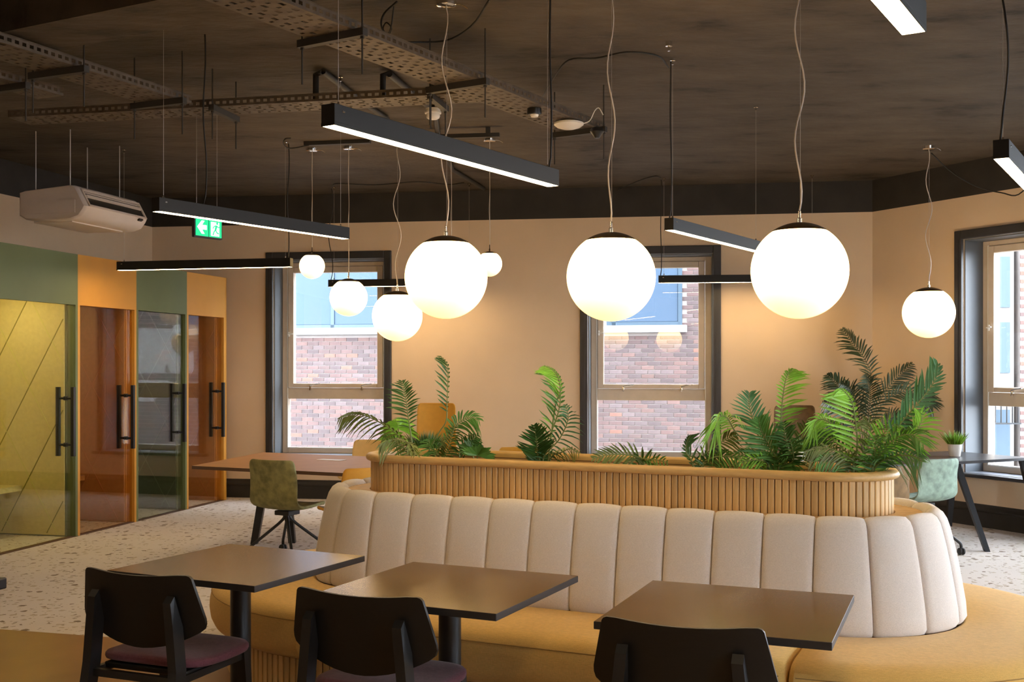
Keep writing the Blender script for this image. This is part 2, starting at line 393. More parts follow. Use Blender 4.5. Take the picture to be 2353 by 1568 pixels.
# ------------------------------------------------------------------ windows
def window(n, loc, rz, a, b):
    root = sempty('window_%d' % n, loc, rz); z0, z1 = OZ; w = b-a
    aw = .09
    for (p, q) in (((a-aw, -.03, z0-.02), (a, .02, z1+aw)), ((b, -.03, z0-.02), (b+aw, .02, z1+aw)), ((a, -.03, z1), (b, .02, z1+aw))):
        MB().bbox(p, q, .008).build('architrave', 'charcoal_gloss', root)
    for x in (a-.045, b+.045):
        MB().box((x-.012, -.038, z0), (x+.012, -.029, z1)).build('architrave_bead', 'charcoal_gloss', root)
    for (p, q) in (((a, .02, z0), (a+.012, .28, z1)), ((b-.012, .02, z0), (b, .28, z1)), ((a+.012, .02, z1-.012), (b-.012, .28, z1))):
        MB().box(p, q).build('reveal', 'reveal_paint', root)
    MB().bbox((a-.13, -.075, z0-.035), (b+.13, .02, z0+.002), .01).build('sill_nosing', 'charcoal_gloss', root)
    MB().box((a, .02, z0-.03), (b, .28, z0+.004)).build('sill', 'grey_blue_sill', root)
    fy0, fy1 = .27, .36
    a2, b2 = a+.012, b-.012; zb = z0+.004; zt = z1-.012
    m = .075; ztr0, ztr1 = 1.19, 1.325
    for (p, q) in (((a2, fy0, zb), (a2+m, fy1, zt)), ((b2-m, fy0, zb), (b2, fy1, zt)), ((a2+m, fy0, zb), (b2-m, fy1, zb+.07)),
                   ((a2+m, fy0, zt-.05), (b2-m, fy1, zt)), ((a2+m, fy0, ztr0), (b2-m, fy1, ztr1))):
        MB().bbox(p, q, .006).build('frame_member', 'cream_frame', root)
    sx0, sx1, sz0, sz1 = a2+m+.004, b2-m-.004, ztr1+.004, zt-.054
    s = .07
    sash = MB()
    for (p, q) in (((sx0, fy0-.02, sz0), (sx0+s, fy1-.02, sz1)), ((sx1-s, fy0-.02, sz0), (sx1, fy1-.02, sz1)),
                   ((sx0+s, fy0-.02, sz0), (sx1-s, fy1-.02, sz0+.05)), ((sx0+s, fy0-.02, sz1-s), (sx1-s, fy1-.02, sz1))):
        sash.bbox(p, q, .006)
    so = sash.build('top_sash', 'cream_frame', root)
    MB().box((sx0+s, .305, sz0+.05), (sx1-s, .311, sz1-s)).build('pane', 'window_glass', so)
    MB().box((a2+m, .315, zb+.07), (b2-m, .321, ztr0)).build('pane', 'window_glass', root)
    bd = MB(); t = .011; y0, y1 = .262, .272
    x0_, x1_, c0, c1 = a2+m-.012, b2-m+.012, zb+.062, zt-.045
    bd.box((x0_, y0, c0), (x0_+t, y1, c1)); bd.box((x1_-t, y0, c0), (x1_, y1, c1)); bd.box((x0_, y0, c0), (x1_, y1, c0+t))
    bd.build('glazing_bead', 'white_bead', root)
    for f in (.24, .77):
        x = a2+m+(w-2*m)*f
        k = MB(); k.bbox((x-.012, fy0-.045, ztr1-.03), (x+.012, fy0-.02, ztr1+.03), .004)
        k.tube([(x, fy0-.05, ztr1+.025), (x+.05, fy0-.06, ztr1+.04), (x+.13, fy0-.06, ztr1+.05)], [.008, .007, .006], 6)
        k.build('casement_stay', 'chrome', root, smooth=40)
    k = MB(); k.tube([(sx0+.015, fy0-.02, 1.98), (sx0+.015, fy0-.06, 1.98), (sx0+.075, fy0-.065, 1.985)], .007, 6)
    k.bbox((sx0+.005, fy0-.03, 1.95), (sx0+.025, fy0-.018, 2.01), .003)
    k.build('window_catch', 'white_bead', root, smooth=40)
window(1, LB, RB, 1.562, 2.943); window(2, LB, RB, 5.363, 6.781)
for i, (a, b) in enumerate(WR): window(3+i, LR, RR, a, b)
for i, (a, b) in enumerate(WQ): window(8+i, LQ, RQ, a, b)

# ------------------------------------------------------------------ the outside
struct(MB().box((-60, -40, -3.7), (70, 70, -3.5)).build('street_ground', 'asphalt'))
P0 = Vector((-3.5, 21.0)); P1 = Vector((2.4, 19.55)); fd = (P1-P0).normalized()
frz = math.atan2(fd.y, fd.x)
fac = thing('brick_building', 'dark red brick building with pale blue panelled windows across the alley', 'building', (P0.x, P0.y, -3.5), frz)
def fx(px, y=None):                                       # facade coordinate hit by a pixel column
    qd = Vector(((px-CX)/F, 1)); det = qd.x*(-fd.y)+fd.x*qd.y
    k = (P0.x*(-fd.y)+fd.x*P0.y)/det; p = qd*k
    return (p-P0).dot(fd), k
def fz(py, k): return CAMH-(py-CY)/F*k+3.5
xa0, xa1 = fx(640)[0], fx(905)[0]; xm = fx(765)[0]
xb0, xb1 = fx(1399)[0], fx(1563)[0]
zs = fz(748, fx(1480)[1]); ztop = zs+2.3
MB().box((-9, 0, 0), (8.6, .3, 13.5)).build('mortar_wall', 'mortar', fac)
def in_open(x0, x1, z0, z1):
    for (a, b) in ((xa0, xa1), (xb0, xb1)):
        if x1 > a-.0 and x0 < b+.0 and z1 > zs-.14 and z0 < ztop: return (a, b)
    return None
bl, bh, gp = .215, .065, .010
proto = [MB().bbox((0, -.012, 0), (bl, .05, bh), .004, 1).mesh('brick', BR[k]) for k in range(6)]
half = [MB().bbox((0, -.012, 0), (.1025, .05, bh), .004, 1).mesh('brick_half', BR[k]) for k in range(6)]
cands = []
for r in range(40, 116):
    z0 = r*(bh+gp)
    for c in range(-24, 37):
        x0 = c*(bl+gp)+(r % 2)*.1125-.02; hb = 0
        o = in_open(x0, x0+bl, z0, z0+bh)
        if o: continue
        cands.append((x0, z0))
def vis(x, z):                                            # how well the photograph shows this brick
    p = P0+fd*(x+.1); px = CX+F*p.x/p.y; py = CY+F*(CAMH-(z-3.5))/p.y
    for (a, b, c, d) in ((680, 880, 620, 888), (668, 880, 918, 1033), (1393, 1604, 610, 891), (1380, 1620, 922, 1033)):
        if a-8 <= px <= b+8 and c-5 <= py <= d+5: return (0 if px > 1300 else 1, abs(py-880))
    return (9, abs(py-880)+abs(px-1100))
cands.sort(key=lambda c: vis(*c))
WT = [0, 0, 0, 1, 1, 2, 2, 2, 3, 4, 4, 5]
rest = MB()
for i, (x, z) in enumerate(cands):
    k = random.choice(WT)
    if k == 5 and random.random() < .6: k = 1
    if i < 300: link('brick', proto[k], fac, (x, 0, z))
    else: rest.box((x, -.012, z), (x+bl, .01, z+bh), k)
o = rest.build('brick_courses', BR, fac, fix=False); o['kind'] = 'stuff'
for (a, b, mul) in ((xa0, xa1, [xm]), (xb0, xb1, [xb0+.09])):
    wn = MB().box((a, -.02, zs), (b, .02, zs+.001)).box((a, -.03, ztop), (b, .05, ztop+.2)).build('facade_window', 'concrete', fac)
    xs = [a]+mul+[b]
    fr = MB()
    for x in xs: fr.box((x-.035, -.03, zs), (x+.035, .03, ztop))
    fr.box((a, -.03, zs), (b, .03, zs+.06)); fr.box((a, -.03, ztop-.06), (b, .03, ztop))
    fr.build('window_frame', 'frame_blue', wn)
    for x, y in zip(xs[:-1], xs[1:]):
        if y-x > .12: MB().bbox((x+.035, -.015, zs+.06), (y-.035, .01, ztop-.06), .01).build('blue_panel', 'panel_blue', wn)
    MB().bbox((a-.12, -.09, zs-.13), (b+.12, .05, zs), .012).build('window_ledge', 'concrete', fac)
# buildings seen past the window in the right-hand wall
wb = thing('white_building', 'white rendered building with narrow blue windows seen through the right-hand wall window', 'building', (7.75, 20.6, -3.5), math.radians(-4))
MB().box((0, 0, 0), (1.45, 3, 11.5)).build('wall', 'render_white', wb)
for z in (3.3, 4.9, 6.1): 
    w_ = MB().box((1.05, -.05, z), (1.40, .02, z+1.05)).build('window_surround', 'concrete', wb)
    MB().box((1.09, -.07, z+.06), (1.36, -.04, z+.99)).build('pane', 'frame_blue', w_)
rl = MB(); 
for k in range(9): rl.tube([(.6+k*.1, -.35, 4.05), (.6+k*.1, -.35, 4.55)], .012, 6)
rl.bar((.55, -.35, 4.55), (1.45, -.35, 4.55), .03, .03); rl.bar((.55, -.35, 4.05), (1.45, -.35, 4.05), .03, .03)
rl.build('balcony_railing', 'black_metal', wb)
rb = thing('red_brick_building', 'red brick building edge seen through the right-hand wall window', 'building', (9.27, 20.4, -3.5), math.radians(-4))
MB().box((0, 0, 0), (4, 3, 11)).build('wall', 'mortar', rb)
mbk = MB()
for r in range(30, 120):
    for c in range(0, 17): 
        x0 = c*.225+(r % 2)*.1125; mbk.box((x0, -.012, r*.075), (x0+.215, .01, r*.075+.065), random.choice([0, 1, 3, 3, 5, 5]))
o = mbk.build('brick_courses', BR, rb, fix=False); o['kind'] = 'stuff'

# ------------------------------------------------------------------ curved bench with planter
BS, BT, HL = -1.94, 5.42, 1.11                            # bench frame origin and half length of the straight part
bo = U*BS+V*BT
def bpt(x, y, t):                                         # pixel -> point on the upright plane through the bench at depth t
    qx = (x-CX)/F; Y = t/(qx*math.sin(TH)+math.cos(TH)); return W(x, y, Y)
def stadium(r, seg=28):
    pts = []
    for k in range(seg+1):
        a = -PI/2+PI*k/seg; pts.append((HL+r*math.cos(a), r*math.sin(a)))
    for k in range(seg+1):
        a = PI/2+PI*k/seg; pts.append((-HL+r*math.cos(a), r*math.sin(a)))
    return pts
def ring(mb, prof, seg=28, mi=0):                         # closed (r,z) profile swept round the stadium
    P = []
    rings = [stadium(r, seg) for r, z in prof]
    n = len(rings[0])
    for i in range(n): P.append([(rings[j % len(prof)][i][0], rings[j % len(prof)][i][1], prof[j % len(prof)][1]) for j in range(len(prof)+1)])
    return mb.grid(P, mi, close_u=True)
def walk(r, pitch):                                       # stations spaced round a stadium: (x, y, heading normal angle)
    per = 4*HL+2*PI*r; n = int(per/pitch); out = []
    for k in range(n):
        d = per*k/n
        if d < 2*HL: out.append((-HL+d, -r, -PI/2)); continue
        d -= 2*HL
        if d < PI*r: a = -PI/2+d/r; out.append((HL+r*math.cos(a), r*math.sin(a), a)); continue
        d -= PI*r
        if d < 2*HL: out.append((HL-d, r, PI/2)); continue
        d -= 2*HL; a = PI/2+d/r; out.append((-HL+r*math.cos(a), r*math.sin(a), a))
    return out
bench = thing('curved_bench', 'racetrack-shaped upholstered bench with yellow seat and pale channelled back', 'bench', (bo.x, bo.y, 0), -TH)
# plinth
ring(MB(), [(.95, 0), (1.025, 0), (1.025, .215), (.95, .215)]).build('plinth', 'oak_core', bench)
sl = MB().bbox((-.016, -.008, .006), (.016, .006, .212), .003, 1).mesh('plinth_slat', 'oak')
for (x, y, a) in walk(1.031, .0385): link('plinth_slat', sl, bench, (x, y, 0), a-PI/2+PI)
# seat cushions
SP = [(.56, .40), (.565, .445), (.60, .462), (.80, .466), (1.0, .464), (1.06, .456), (1.098, .438), (1.118, .412), (1.128, .37), (1.130, .33),
      (1.124, .285), (1.105, .245), (1.07, .222), (1.02, .216), (.70, .216), (.56, .23)]
def seat_straight():
    P = []
    N = 24
    for i in range(N+1):
        x = -HL+.004+(2*HL-.008)*i/N
        e = min(i, N-i); k = {0: .022, 1: .0}.get(e, 0)
        if e == 0: x0 = x
        row = [(x, -(max(.562, r-k) if r > .7 else r+k*.3), z-k*.7 if z > .34 else z+k*.4) for r, z in SP]; row.append(row[0]); P.append(row)
    xs = -HL+.004
    for i, d in ((1, .022), (N-1, -.022)):
        P[i] = [((-HL+.026) if i == 1 else (HL-.026), p[1], p[2]) for p in P[i]]
    mb = MB().grid(P); n = len(SP)
    mb.f += [tuple(range(n-1, -1, -1)), tuple(N*(n+1)+j for j in range(n))]; mb.m += [0, 0]
    return mb.mesh('seat_cushion', 'seat_yellow', 50)
def seat_end():
    P = []; N = 40
    for i in range(N+1):
        e = min(i, N-i); k = .022 if e == 0 else 0
        a = -PI/2+.004+(PI-.008)*i/N
        if e == 1: a = (-PI/2+.024) if i == 1 else PI/2-.024
        row = []
        for r, z in SP:
            rr = max(.562, r-k) if r > .7 else r+k*.3; zz = z-k*.7 if z > .34 else z+k*.4
            row.append((rr*math.cos(a), rr*math.sin(a), zz))
        row.append(row[0]); P.append(row)
    mb = MB().grid(P); n = len(SP)
    mb.f += [tuple(range(n-1, -1, -1)), tuple(N*(n+1)+j for j in range(n))]; mb.m += [0, 0]
    return mb.mesh('seat_cushion', 'seat_yellow', 50)
ss, se = seat_straight(), seat_end()
seamS = MB().tube([(-HL+.03, -1.1195, .413), (HL-.03, -1.1195, .413)], .0022, 5).mesh('seam', 'seam_thread')
seamE = MB().tube([(1.1195*math.cos(-PI/2+.03+(PI-.06)*i/40), 1.1195*math.sin(-PI/2+.03+(PI-.06)*i/40), .413) for i in range(41)], .0022, 5).mesh('seam', 'seam_thread')
for rz, me, sm, loc in ((0, ss, seamS, (0, 0, 0)), (PI, ss, seamS, (0, 0, 0)), (0, se, seamE, (HL, 0, 0)), (PI, se, seamE, (-HL, 0, 0))):
    c = link('seat_cushion', me, bench, loc, rz); link('seam', sm, c)
# back: one channelled panel after another
BP = [(.572, .455), (.584, .475), (.580, .53), (.565, .62), (.549, .71), (.530, .80), (.513, .868), (.502, .902), (.485, .930), (.462, .945), (.438, .944), (.418, .930), (.408, .905)]
def back_panel(end):
    P = []; C = [-1, -.965, -.9, -.7, -.35, 0, .35, .7, .9, .965, 1]
    for c in C:
        d = {1: .024, .965: .010, .9: .004, .7: 0, .35: -.003, 0: -.004}[abs(c)]
        row = []
        for j, (r, z) in enumerate(BP):
            tz = max(0, (z-.86)/.085); rr = r-d*(1-.75*tz) if j < 10 else r+d*.4; zz = z-d*tz*.8
            if end:
                a = -PI/2+c*(PI/7)/2*.995; row.append((rr*math.cos(a), rr*math.sin(a), zz))
            else: row.append((c*.111*.997, -rr, zz))
        P.append(row)
    return MB().grid(P).mesh('back_panel', 'back_fabric', 60)
bs_, be_ = back_panel(False), back_panel(True)
for k in range(10):
    x = -HL+.111+.222*k
    link('back_panel', bs_, bench, (x, 0, 0)); link('back_panel', bs_, bench, (x, 0, 0), PI)
for k in range(7):
    link('back_panel', be_, bench, (HL, 0, 0), (k+.5)*PI/7); link('back_panel', be_, bench, (-HL, 0, 0), PI+(k+.5)*PI/7)
ring(MB(), [(.40, .1), (.545, .1), (.545, .46), (.47, .88), (.415, .90), (.40, .895)]).build('back_core', 'oak_core', bench)
shs = MB().bbox((-.062, -.0165, 0), (.062, .0165, .014), .003, 1).mesh('shelf_slat', 'oak_shelf')
for (x, y, a) in walk(.340, .0365): link('shelf_slat', shs, bench, (x, y, .908), a)
ring(MB(), [(.27, .86), (.41, .86), (.41, .906), (.27, .906)]).build('shelf_board', 'oak_core', bench)
# planter
pl = thing('oak_planter', 'long oak planter box clad in upright slats rising from the bench back', 'planter', (bo.x, bo.y, .85), -TH)
Z = -.85
ring(MB(), [(.235, .86+Z), (.262, .86+Z), (.262, 1.085+Z), (.235, 1.085+Z)]).build('box_wall', 'oak_core', pl)
ps = MB().bbox((-.0145, -.006, .905+Z), (.0145, .008, 1.084+Z), .0035, 1).mesh('slat', 'oak')
for (x, y, a) in walk(.268, .0325): link('slat', ps, pl, (x, y, 0), a-PI/2+PI)
RP = [(.240, 1.080), (.288, 1.080), (.297, 1.085), (.301, 1.096), (.299, 1.108), (.290, 1.116), (.276, 1.119), (.255, 1.119), (.243, 1.115), (.238, 1.105)]
ring(MB(), [(r, z+Z) for r, z in RP], 40).build('rim', 'oak_rim', pl, smooth=50)
ring(MB(), [(.2345, .90+Z), (.2385, .90+Z), (.2385, 1.08+Z), (.2345, 1.08+Z)]).build('inner_lining', 'oak_shelf', pl)
mb = MB().poly(stadium(.234), .98+Z, 1.02+Z); mb.build('soil', 'soil', pl)

# ------------------------------------------------------------------ cafe tables and chairs
def cafe_table(label, c, rz, half=.385, th=.026, edge='table_edge', r=.044):
    t = thing('cafe_table', label, 'table', (c[0], c[1], .004), rz, 'square cafe tables along the bench')
    top = MB().bbox((-half, -half, .745-th-.004), (half, half, .741), .0015, 1)
    me = top.mesh('tabletop', ['table_edge', 'table_black'])
    for p in me.polygons:
        if p.normal.z > .9: p.material_index = 1
    link('tabletop', me, t)
    MB().lathe([(r, .02), (r, .70)], 28).build('column', 'black_metal', t, smooth=40)
    MB().bbox((-.16, -.16, .70), (.16, .16, .715), .003).build('mounting_plate', 'black_metal', t)
    ft = MB()
    for k in range(4): ft.bbox((-.01, -.028, 0), (.33, .028, .016), .003, M=Matrix.Rotation(k*PI/2, 4, 'Z'))
    ft.lathe([(.0, 0), (.075, 0), (.075, .018), (r+.012, .022), (r, .026)], 32, cap=False)
    ft.build('base', 'black_metal', t, smooth=40)
    return t
cafe_table('square black cafe table at the bench end towards the booths', (-1.175, 4.843), -math.radians(25.9))
cafe_table('square black cafe table, the middle of three along the bench', (-.242, 4.356), -math.radians(24.8))
cafe_table('square black cafe table at the bench end towards the window wall', (.773, 3.948), -math.radians(21.9))
# corner of one more table off to the side
p = G(15, 1325, .745)
t = thing('cafe_table', 'dark table with a thick edge, only its corner in view beside the tan floor', 'table', (p.x-.475, p.y-.18, .004), math.radians(-20))
MB().bbox((-.40, -.32, .695), (.40, .32, .741), .006).build('tabletop', 'desk_black', t)
for sx in (-.33, .33):
    for sy in (-.25, .25): MB().bbox((sx-.025, sy-.025, 0), (sx+.025, sy+.025, .695), .004).build('leg', 'black_metal', t)

def cafe_chair():
    t = thing('cafe_chair', 'x', 'chair', group='black cafe chairs at the tables')
    # local: +y faces forward, origin on the floor under the seat centre
    def bend(x, z): return -.235+.52*x*x-(z-.52)*.16
    # dense sheet clipped to the outline
    NX, NZ = 28, 20
    def width(z):
        if z > .780: return .232+.024*math.sqrt(max(0, 1-((z-.780)/.0205)**2))
        if z > .625: return .292-(z-.625)*.232
        if z > .585: return .292-((.625-z)/.04)**2*.012
        return .28*max(0, min(1, (z-.503)/.082))**.5 if z > .503 else 0.02
    P1, P2 = [], []
    for i in range(NX+1):
        u = -1+2*i/NX; r1, r2 = [], []
        for j in range(NZ+1):
            tz = j/NZ; z = .503+(.80-.503)*(tz**1.5*(1-tz)+tz*(1-(1-tz)**1.5)); 
            w_ = max(width(z), .012); x = u*w_
            zz = z-.010*(1-(x/.2)**2)*max(0, (z-.70)/.1) if abs(x) < .2 else z
            y = bend(x, zz); r1.append((x, y, zz)); r2.append((x, y+.013, zz))
        P1.append(r1); P2.append(r2)
    mb = MB().grid(P1); mb.grid(P2)
    o1 = 0; o2 = (NX+1)*(NZ+1); m = NZ+1
    for i in range(NX):
        for j in (0, NZ): mb.f.append((o1+i*m+j, o1+(i+1)*m+j, o2+(i+1)*m+j, o2+i*m+j)); mb.m.append(0)
    for j in range(NZ):
        for i in (0, NX): mb.f.append((o1+i*m+j, o1+i*m+j+1, o2+i*m+j+1, o2+i*m+j)); mb.m.append(0)
    mb.build('backrest', 'black_ply', t, smooth=50)
    # seat
    sh = []
    for k in range(48):
        a = 2*PI*k/48; c, s = math.cos(a), math.sin(a); e = .42
        x = math.copysign(abs(c)**e, c)*(.246+.012*s); y = math.copysign(abs(s)**e, s)*.208-.008
        sh.append((x, y))
    rows = []
    for (k, z) in ((.93, .420), (.985, .423), (1.0, .432), (.996, .443), (.97, .451), (.88, .455), (.5, .456), (.02, .456)):
        rows.append([(x*k, y*k+.0, z+.012*(y/.215)**2*(k)) for x, y in sh])
    P = [[rows[j][i] for j in range(len(rows))] for i in range(48)]
    mb = MB().grid(P, close_u=True); mb.f.append(tuple(i*len(rows) for i in range(48))); mb.m.append(0)
    mb.build('seat', 'plum_fabric', t, smooth=True)
    MB().bbox((-.20, -.20, .398), (.20, .178, .422), .006).build('seat_frame', 'black_ply', t)
    for s in (-1, 1):
        mb = MB()                                          # rear leg rising to carry the back
        pts = [(s*.225, -.335, 0, .019, .024), (s*.205, -.262, .44, .019, .030), (s*.190, -.262, .60, .019, .030), (s*.180, -.281, .71, .018, .012)]
        vs = []; fs = []
        for (x, y, z, hw, hd) in pts:
            dz = .012 if z > .7 else 0
            vs += [(x-hw, y-hd, z-dz), (x+hw, y-hd, z-dz), (x+hw, y+hd, z+dz), (x-hw, y+hd, z+dz)]
        for i in range(3):
            for k in range(4): fs.append((i*4+k, i*4+(k+1) % 4, i*4+4+(k+1) % 4, i*4+4+k))
        fs += [(3, 2, 1, 0), (12, 13, 14, 15)]
        mb.add(vs, fs).build('leg', 'black_metal', t)
        mb = MB(); vs = []; fs = []
        for (x, y, z, hw) in ((s*.215, .190, 0, .014), (s*.195, .165, .43, .022)):
            vs += [(x-hw, y-hw, z), (x+hw, y-hw, z), (x+hw, y+hw, z), (x-hw, y+hw, z)]
        fs = [(k, (k+1) % 4, 4+(k+1) % 4, 4+k) for k in range(4)]+[(3, 2, 1, 0), (4, 5, 6, 7)]
        mb.add(vs, fs).build('leg', 'black_metal', t)
        MB().bar((s*.197, .165, .398), (s*.205, -.262, .398), .022, .028).build('side_rail', 'black_metal', t)
    MB().bar((-.20, -.262, .398), (.20, -.262, .398), .022, .028).build('rear_rail', 'black_metal', t)
    return t
def cplace(px, py, zt=.80): return G(px, py, zt)
ch = cafe_chair(); first = True
for (px, py, ang, lb) in ((302, 1319, 22, 'black plywood cafe chair with plum seat at the table end towards the booths'),
                          (812, 1367, 23, 'black plywood cafe chair with plum seat at the middle cafe table'),
                          (1560, 1438, 20, 'black plywood cafe chair at the cafe table towards the window wall')):
    b = cplace(px, py); a = math.radians(ang)
    loc = (b.x+math.sin(a)*.275, b.y+math.cos(a)*.275, .004)
    if first: ch.location = loc; ch.rotation_euler = (0, 0, -a); ch['label'] = lb; first = False
    else: dup(ch, loc, -a, lb)

# ------------------------------------------------------------------ swivel shell chairs
def shell_chair(label, loc, heading, m_out, m_in=None, back=.80, seat=.45, legs=True, w=.225, group=None):
    """heading: angle of the facing direction, measured from +y clockwise"""
    t = thing('shell_chair', label, 'chair', (loc[0], loc[1], 0), -heading, group)
    prof = [(.235, seat-.012), (.225, seat+.004), (.17, seat+.008), (.06, seat-.004), (-.08, seat-.012), (-.15, seat+.005), (-.195, seat+.05), (-.215, seat+.12),
            (-.235, (seat+back)/2+.06), (-.255, back-.07), (-.262, back-.02), (-.264, back)]
    def wid(i):
        n = len(prof); y, z = prof[i]
        if i < 3: return w*(.80, .93, .99)[i]
        if z > back-.001: return w*.80
        if z > back-.03: return w*.93
        return w*(1-.06*max(0, (z-seat)/(back-seat)))
    PO, PI_ = [], []
    C = [-1, -.9, -.7, -.4, 0, .4, .7, .9, 1]
    for c in C:
        ro, ri = [], []
        for i, (y, z) in enumerate(prof):
            ww = wid(i); up = max(0, min(1, (z-seat-.03)/.15))
            yy = y+.05*abs(c)**2.2*up; zz = z+.020*abs(c)**3*(1-up)
            ro.append((c*ww, yy, zz))
            n = Vector((0, 1, 0))*up+Vector((0, 0, 1))*(1-up); n.normalize()
            q = Vector((c*ww*.985, yy, zz))+n*.028; ri.append(tuple(q))
        PO.append(ro); PI_.append(ri)
    mb = MB().grid(PO, 0); a = len(mb.v); mb.grid(PI_, 1); m = len(prof)
    for i in range(len(C)-1):
        for j in (0, m-1): mb.f.append((i*m+j, (i+1)*m+j, a+(i+1)*m+j, a+i*m+j)); mb.m.append(0)
    for j in range(m-1):
        for i in (0, len(C)-1): mb.f.append((i*m+j, i*m+j+1, a+i*m+j+1, a+i*m+j)); mb.m.append(0)
    o = mb.build('shell', [m_out, m_in or m_out], t, smooth=55)
    sd = o.modifiers.new('sub', 'SUBSURF'); sd.levels = sd.render_levels = 1
    MB().bbox((-.075, -.075, seat-.055), (.075, .075, seat-.016), .006).build('swivel_plate', 'black_metal', t)
    MB().lathe([(.022, .30), (.022, seat-.05), (.035, seat-.05)], 14).build('gas_column', 'black_metal', t, smooth=40)
    for k in range(4):
        q = PI/4+k*PI/2; c, s = math.cos(q), math.sin(q)
        lg = MB().tube(bez([(c*.02, s*.02, .36), (c*.05, s*.05, .30), (c*.27, s*.27, .125), (c*.305, s*.305, .095), (c*.312, s*.312, .062)], 14), .0125, 8).build('leg', 'black_metal', t, smooth=50)
        cs = MB()
        M = Matrix.Translation((c*.312, s*.312, .03)) @ Matrix.Rotation(q+.7*k, 4, 'Z') @ Matrix.Rotation(PI/2, 4, 'X')
        for z in (-.024, .008): cs.lathe([(.0, z), (.026, z), (.030, z+.004), (.030, z+.012), (.026, z+.016), (0, z+.016)], 16, 0, M)
        cs.box((-.012, -.005, -.01), (.012, .03, .01), 0, M)
        cs.build('caster', 'black_metal', lg, smooth=40)
    return t
shell_chair('mottled olive green swivel chair at the near edge of the walnut desk', (-1.875, 9.33), math.radians(27), 'shell_olive', None, .83, .41, w=.25)
shell_chair('ochre swivel chair with grey seat at the near edge of the walnut desk', (-1.235, 8.735), math.radians(-38), 'shell_ochre', 'shell_grey', .82)
shell_chair('pale sand swivel chair beyond the walnut desk in front of the window', (-1.47, 11.35), math.radians(195), 'shell_sand', None, .83, w=.25)
shell_chair('ochre high-backed chair against the back wall between the windows', (-.83, 12.0), math.radians(182), 'shell_ochre', None, 1.19, .46)
shell_chair('sand coloured chair whose back just tops the planter rim', (.045, 10.4), math.radians(190), 'shell_sand', 'shell_ochre', .825)
shell_chair('brown high-backed chair beyond the black desk', (2.90, 11.35), math.radians(185), 'shell_brown', None, 1.19, .46)
shell_chair('mottled sage green swivel chair at the black desk', (3.50, 9.55), math.radians(-24), 'shell_sage', None, .82)
shell_chair('brown swivel chair beside the sage green chair at the black desk', (2.93, 9.08), math.radians(-30), 'shell_brown', None, .80)

# ------------------------------------------------------------------ desks
def desk(label, pts, ztop, th, m_top, m_edge, legs):
    c = sum((Vector(p) for p in pts), Vector((0, 0)))/len(pts)
    t = thing('desk', label, 'desk', (c.x, c.y, 0))
    me = MB().poly([(p[0]-c.x, p[1]-c.y) for p in pts], ztop-th, ztop).mesh('desktop', [m_edge, m_top])
    for p in me.polygons:
        if abs(p.normal.z) > .9: p.material_index = 1
    link('desktop', me, t)
    for (a, b, w0, w1) in legs:
        mb = MB(); a = Vector(a)-Vector((c.x, c.y, 0)); b = Vector(b)-Vector((c.x, c.y, 0))
        vs = [a+Vector((x*w0, y*w0, 0)) for x, y in ((-1, -1), (1, -1), (1, 1), (-1, 1))]+[b+Vector((x*w1, y*w1, 0)) for x, y in ((-1, -1), (1, -1), (1, 1), (-1, 1))]
        mb.add(vs, [(3, 2, 1, 0), (4, 5, 6, 7)]+[(k, (k+1) % 4, 4+(k+1) % 4, 4+k) for k in range(4)]).build('leg', 'black_metal', t)
    return t, c
u2, v2 = Vector((U.x, U.y)), Vector((V.x, V.y))
nl, fl = Vector((-2.74, 9.57)), Vector((-2.46, 11.06))
pts = [nl, nl+u2*2.75, fl+u2*2.55, fl]
L0 = Vector((-2.31, 10.03, 0)); L1 = Vector((-1.98, 10.08, 0))
lg = [(L0, Vector((-2.20, 10.10, .715)), .030, .038), (L1, Vector((-2.06, 10.14, .715)), .030, .038)]
off = Vector((u2.x, u2.y, 0))*1.8
lg += [(a+off, b+off, w, x) for a, b, w, x in lg]
dk1, c1 = desk('large walnut desk with tapered black legs near the booths', pts, .74, .028, 'walnut', 'walnut_edge', lg)
k = MB().bbox((-.13, -.05, .7405), (.13, .05, .7445), .002, 1, M=Matrix.Translation((W(762, 1058, 10.15).x-c1.x, 10.15-c1.y, 0)) @ Matrix.Rotation(-TH, 4, 'Z'))
k.build('cable_flap', 'steel_wire', dk1)
R = Vector((4.84, 10.43)); e1_ = Vector((-.8905, -.455)); w1_ = Vector((-.455, .8905))
pts = [R, R+w1_*.92, R+w1_*.92+e1_*2.6, R+e1_*2.6]
lg = []
for (kx, ky, sx, sy) in ((.95, .10, -.10, -.40), (.06, .06, .0, -.05), (.10, .80, .02, .05), (2.45, .10, -.10, -.14), (2.45, .80, -.10, .14)):
    b = R+e1_*kx+w1_*ky; b3 = Vector((b.x, b.y, .72)); a = b+w1_*sy-e1_*(-sx); lg.append((Vector((a.x, a.y, 0)), b3, .024, .034))
lg[1] = (Vector((4.90, 10.36, 0)), Vector((4.77, 10.45, .72)), .024, .03)
lg[0] = (G(2268, 1268), Vector((3.98, 10.02, .72)), .021, .028)
dk2, c2 = desk('black desk with splayed legs beside the window in the right-hand wall', pts, .74, .025, 'desk_black', 'desk_black', lg)

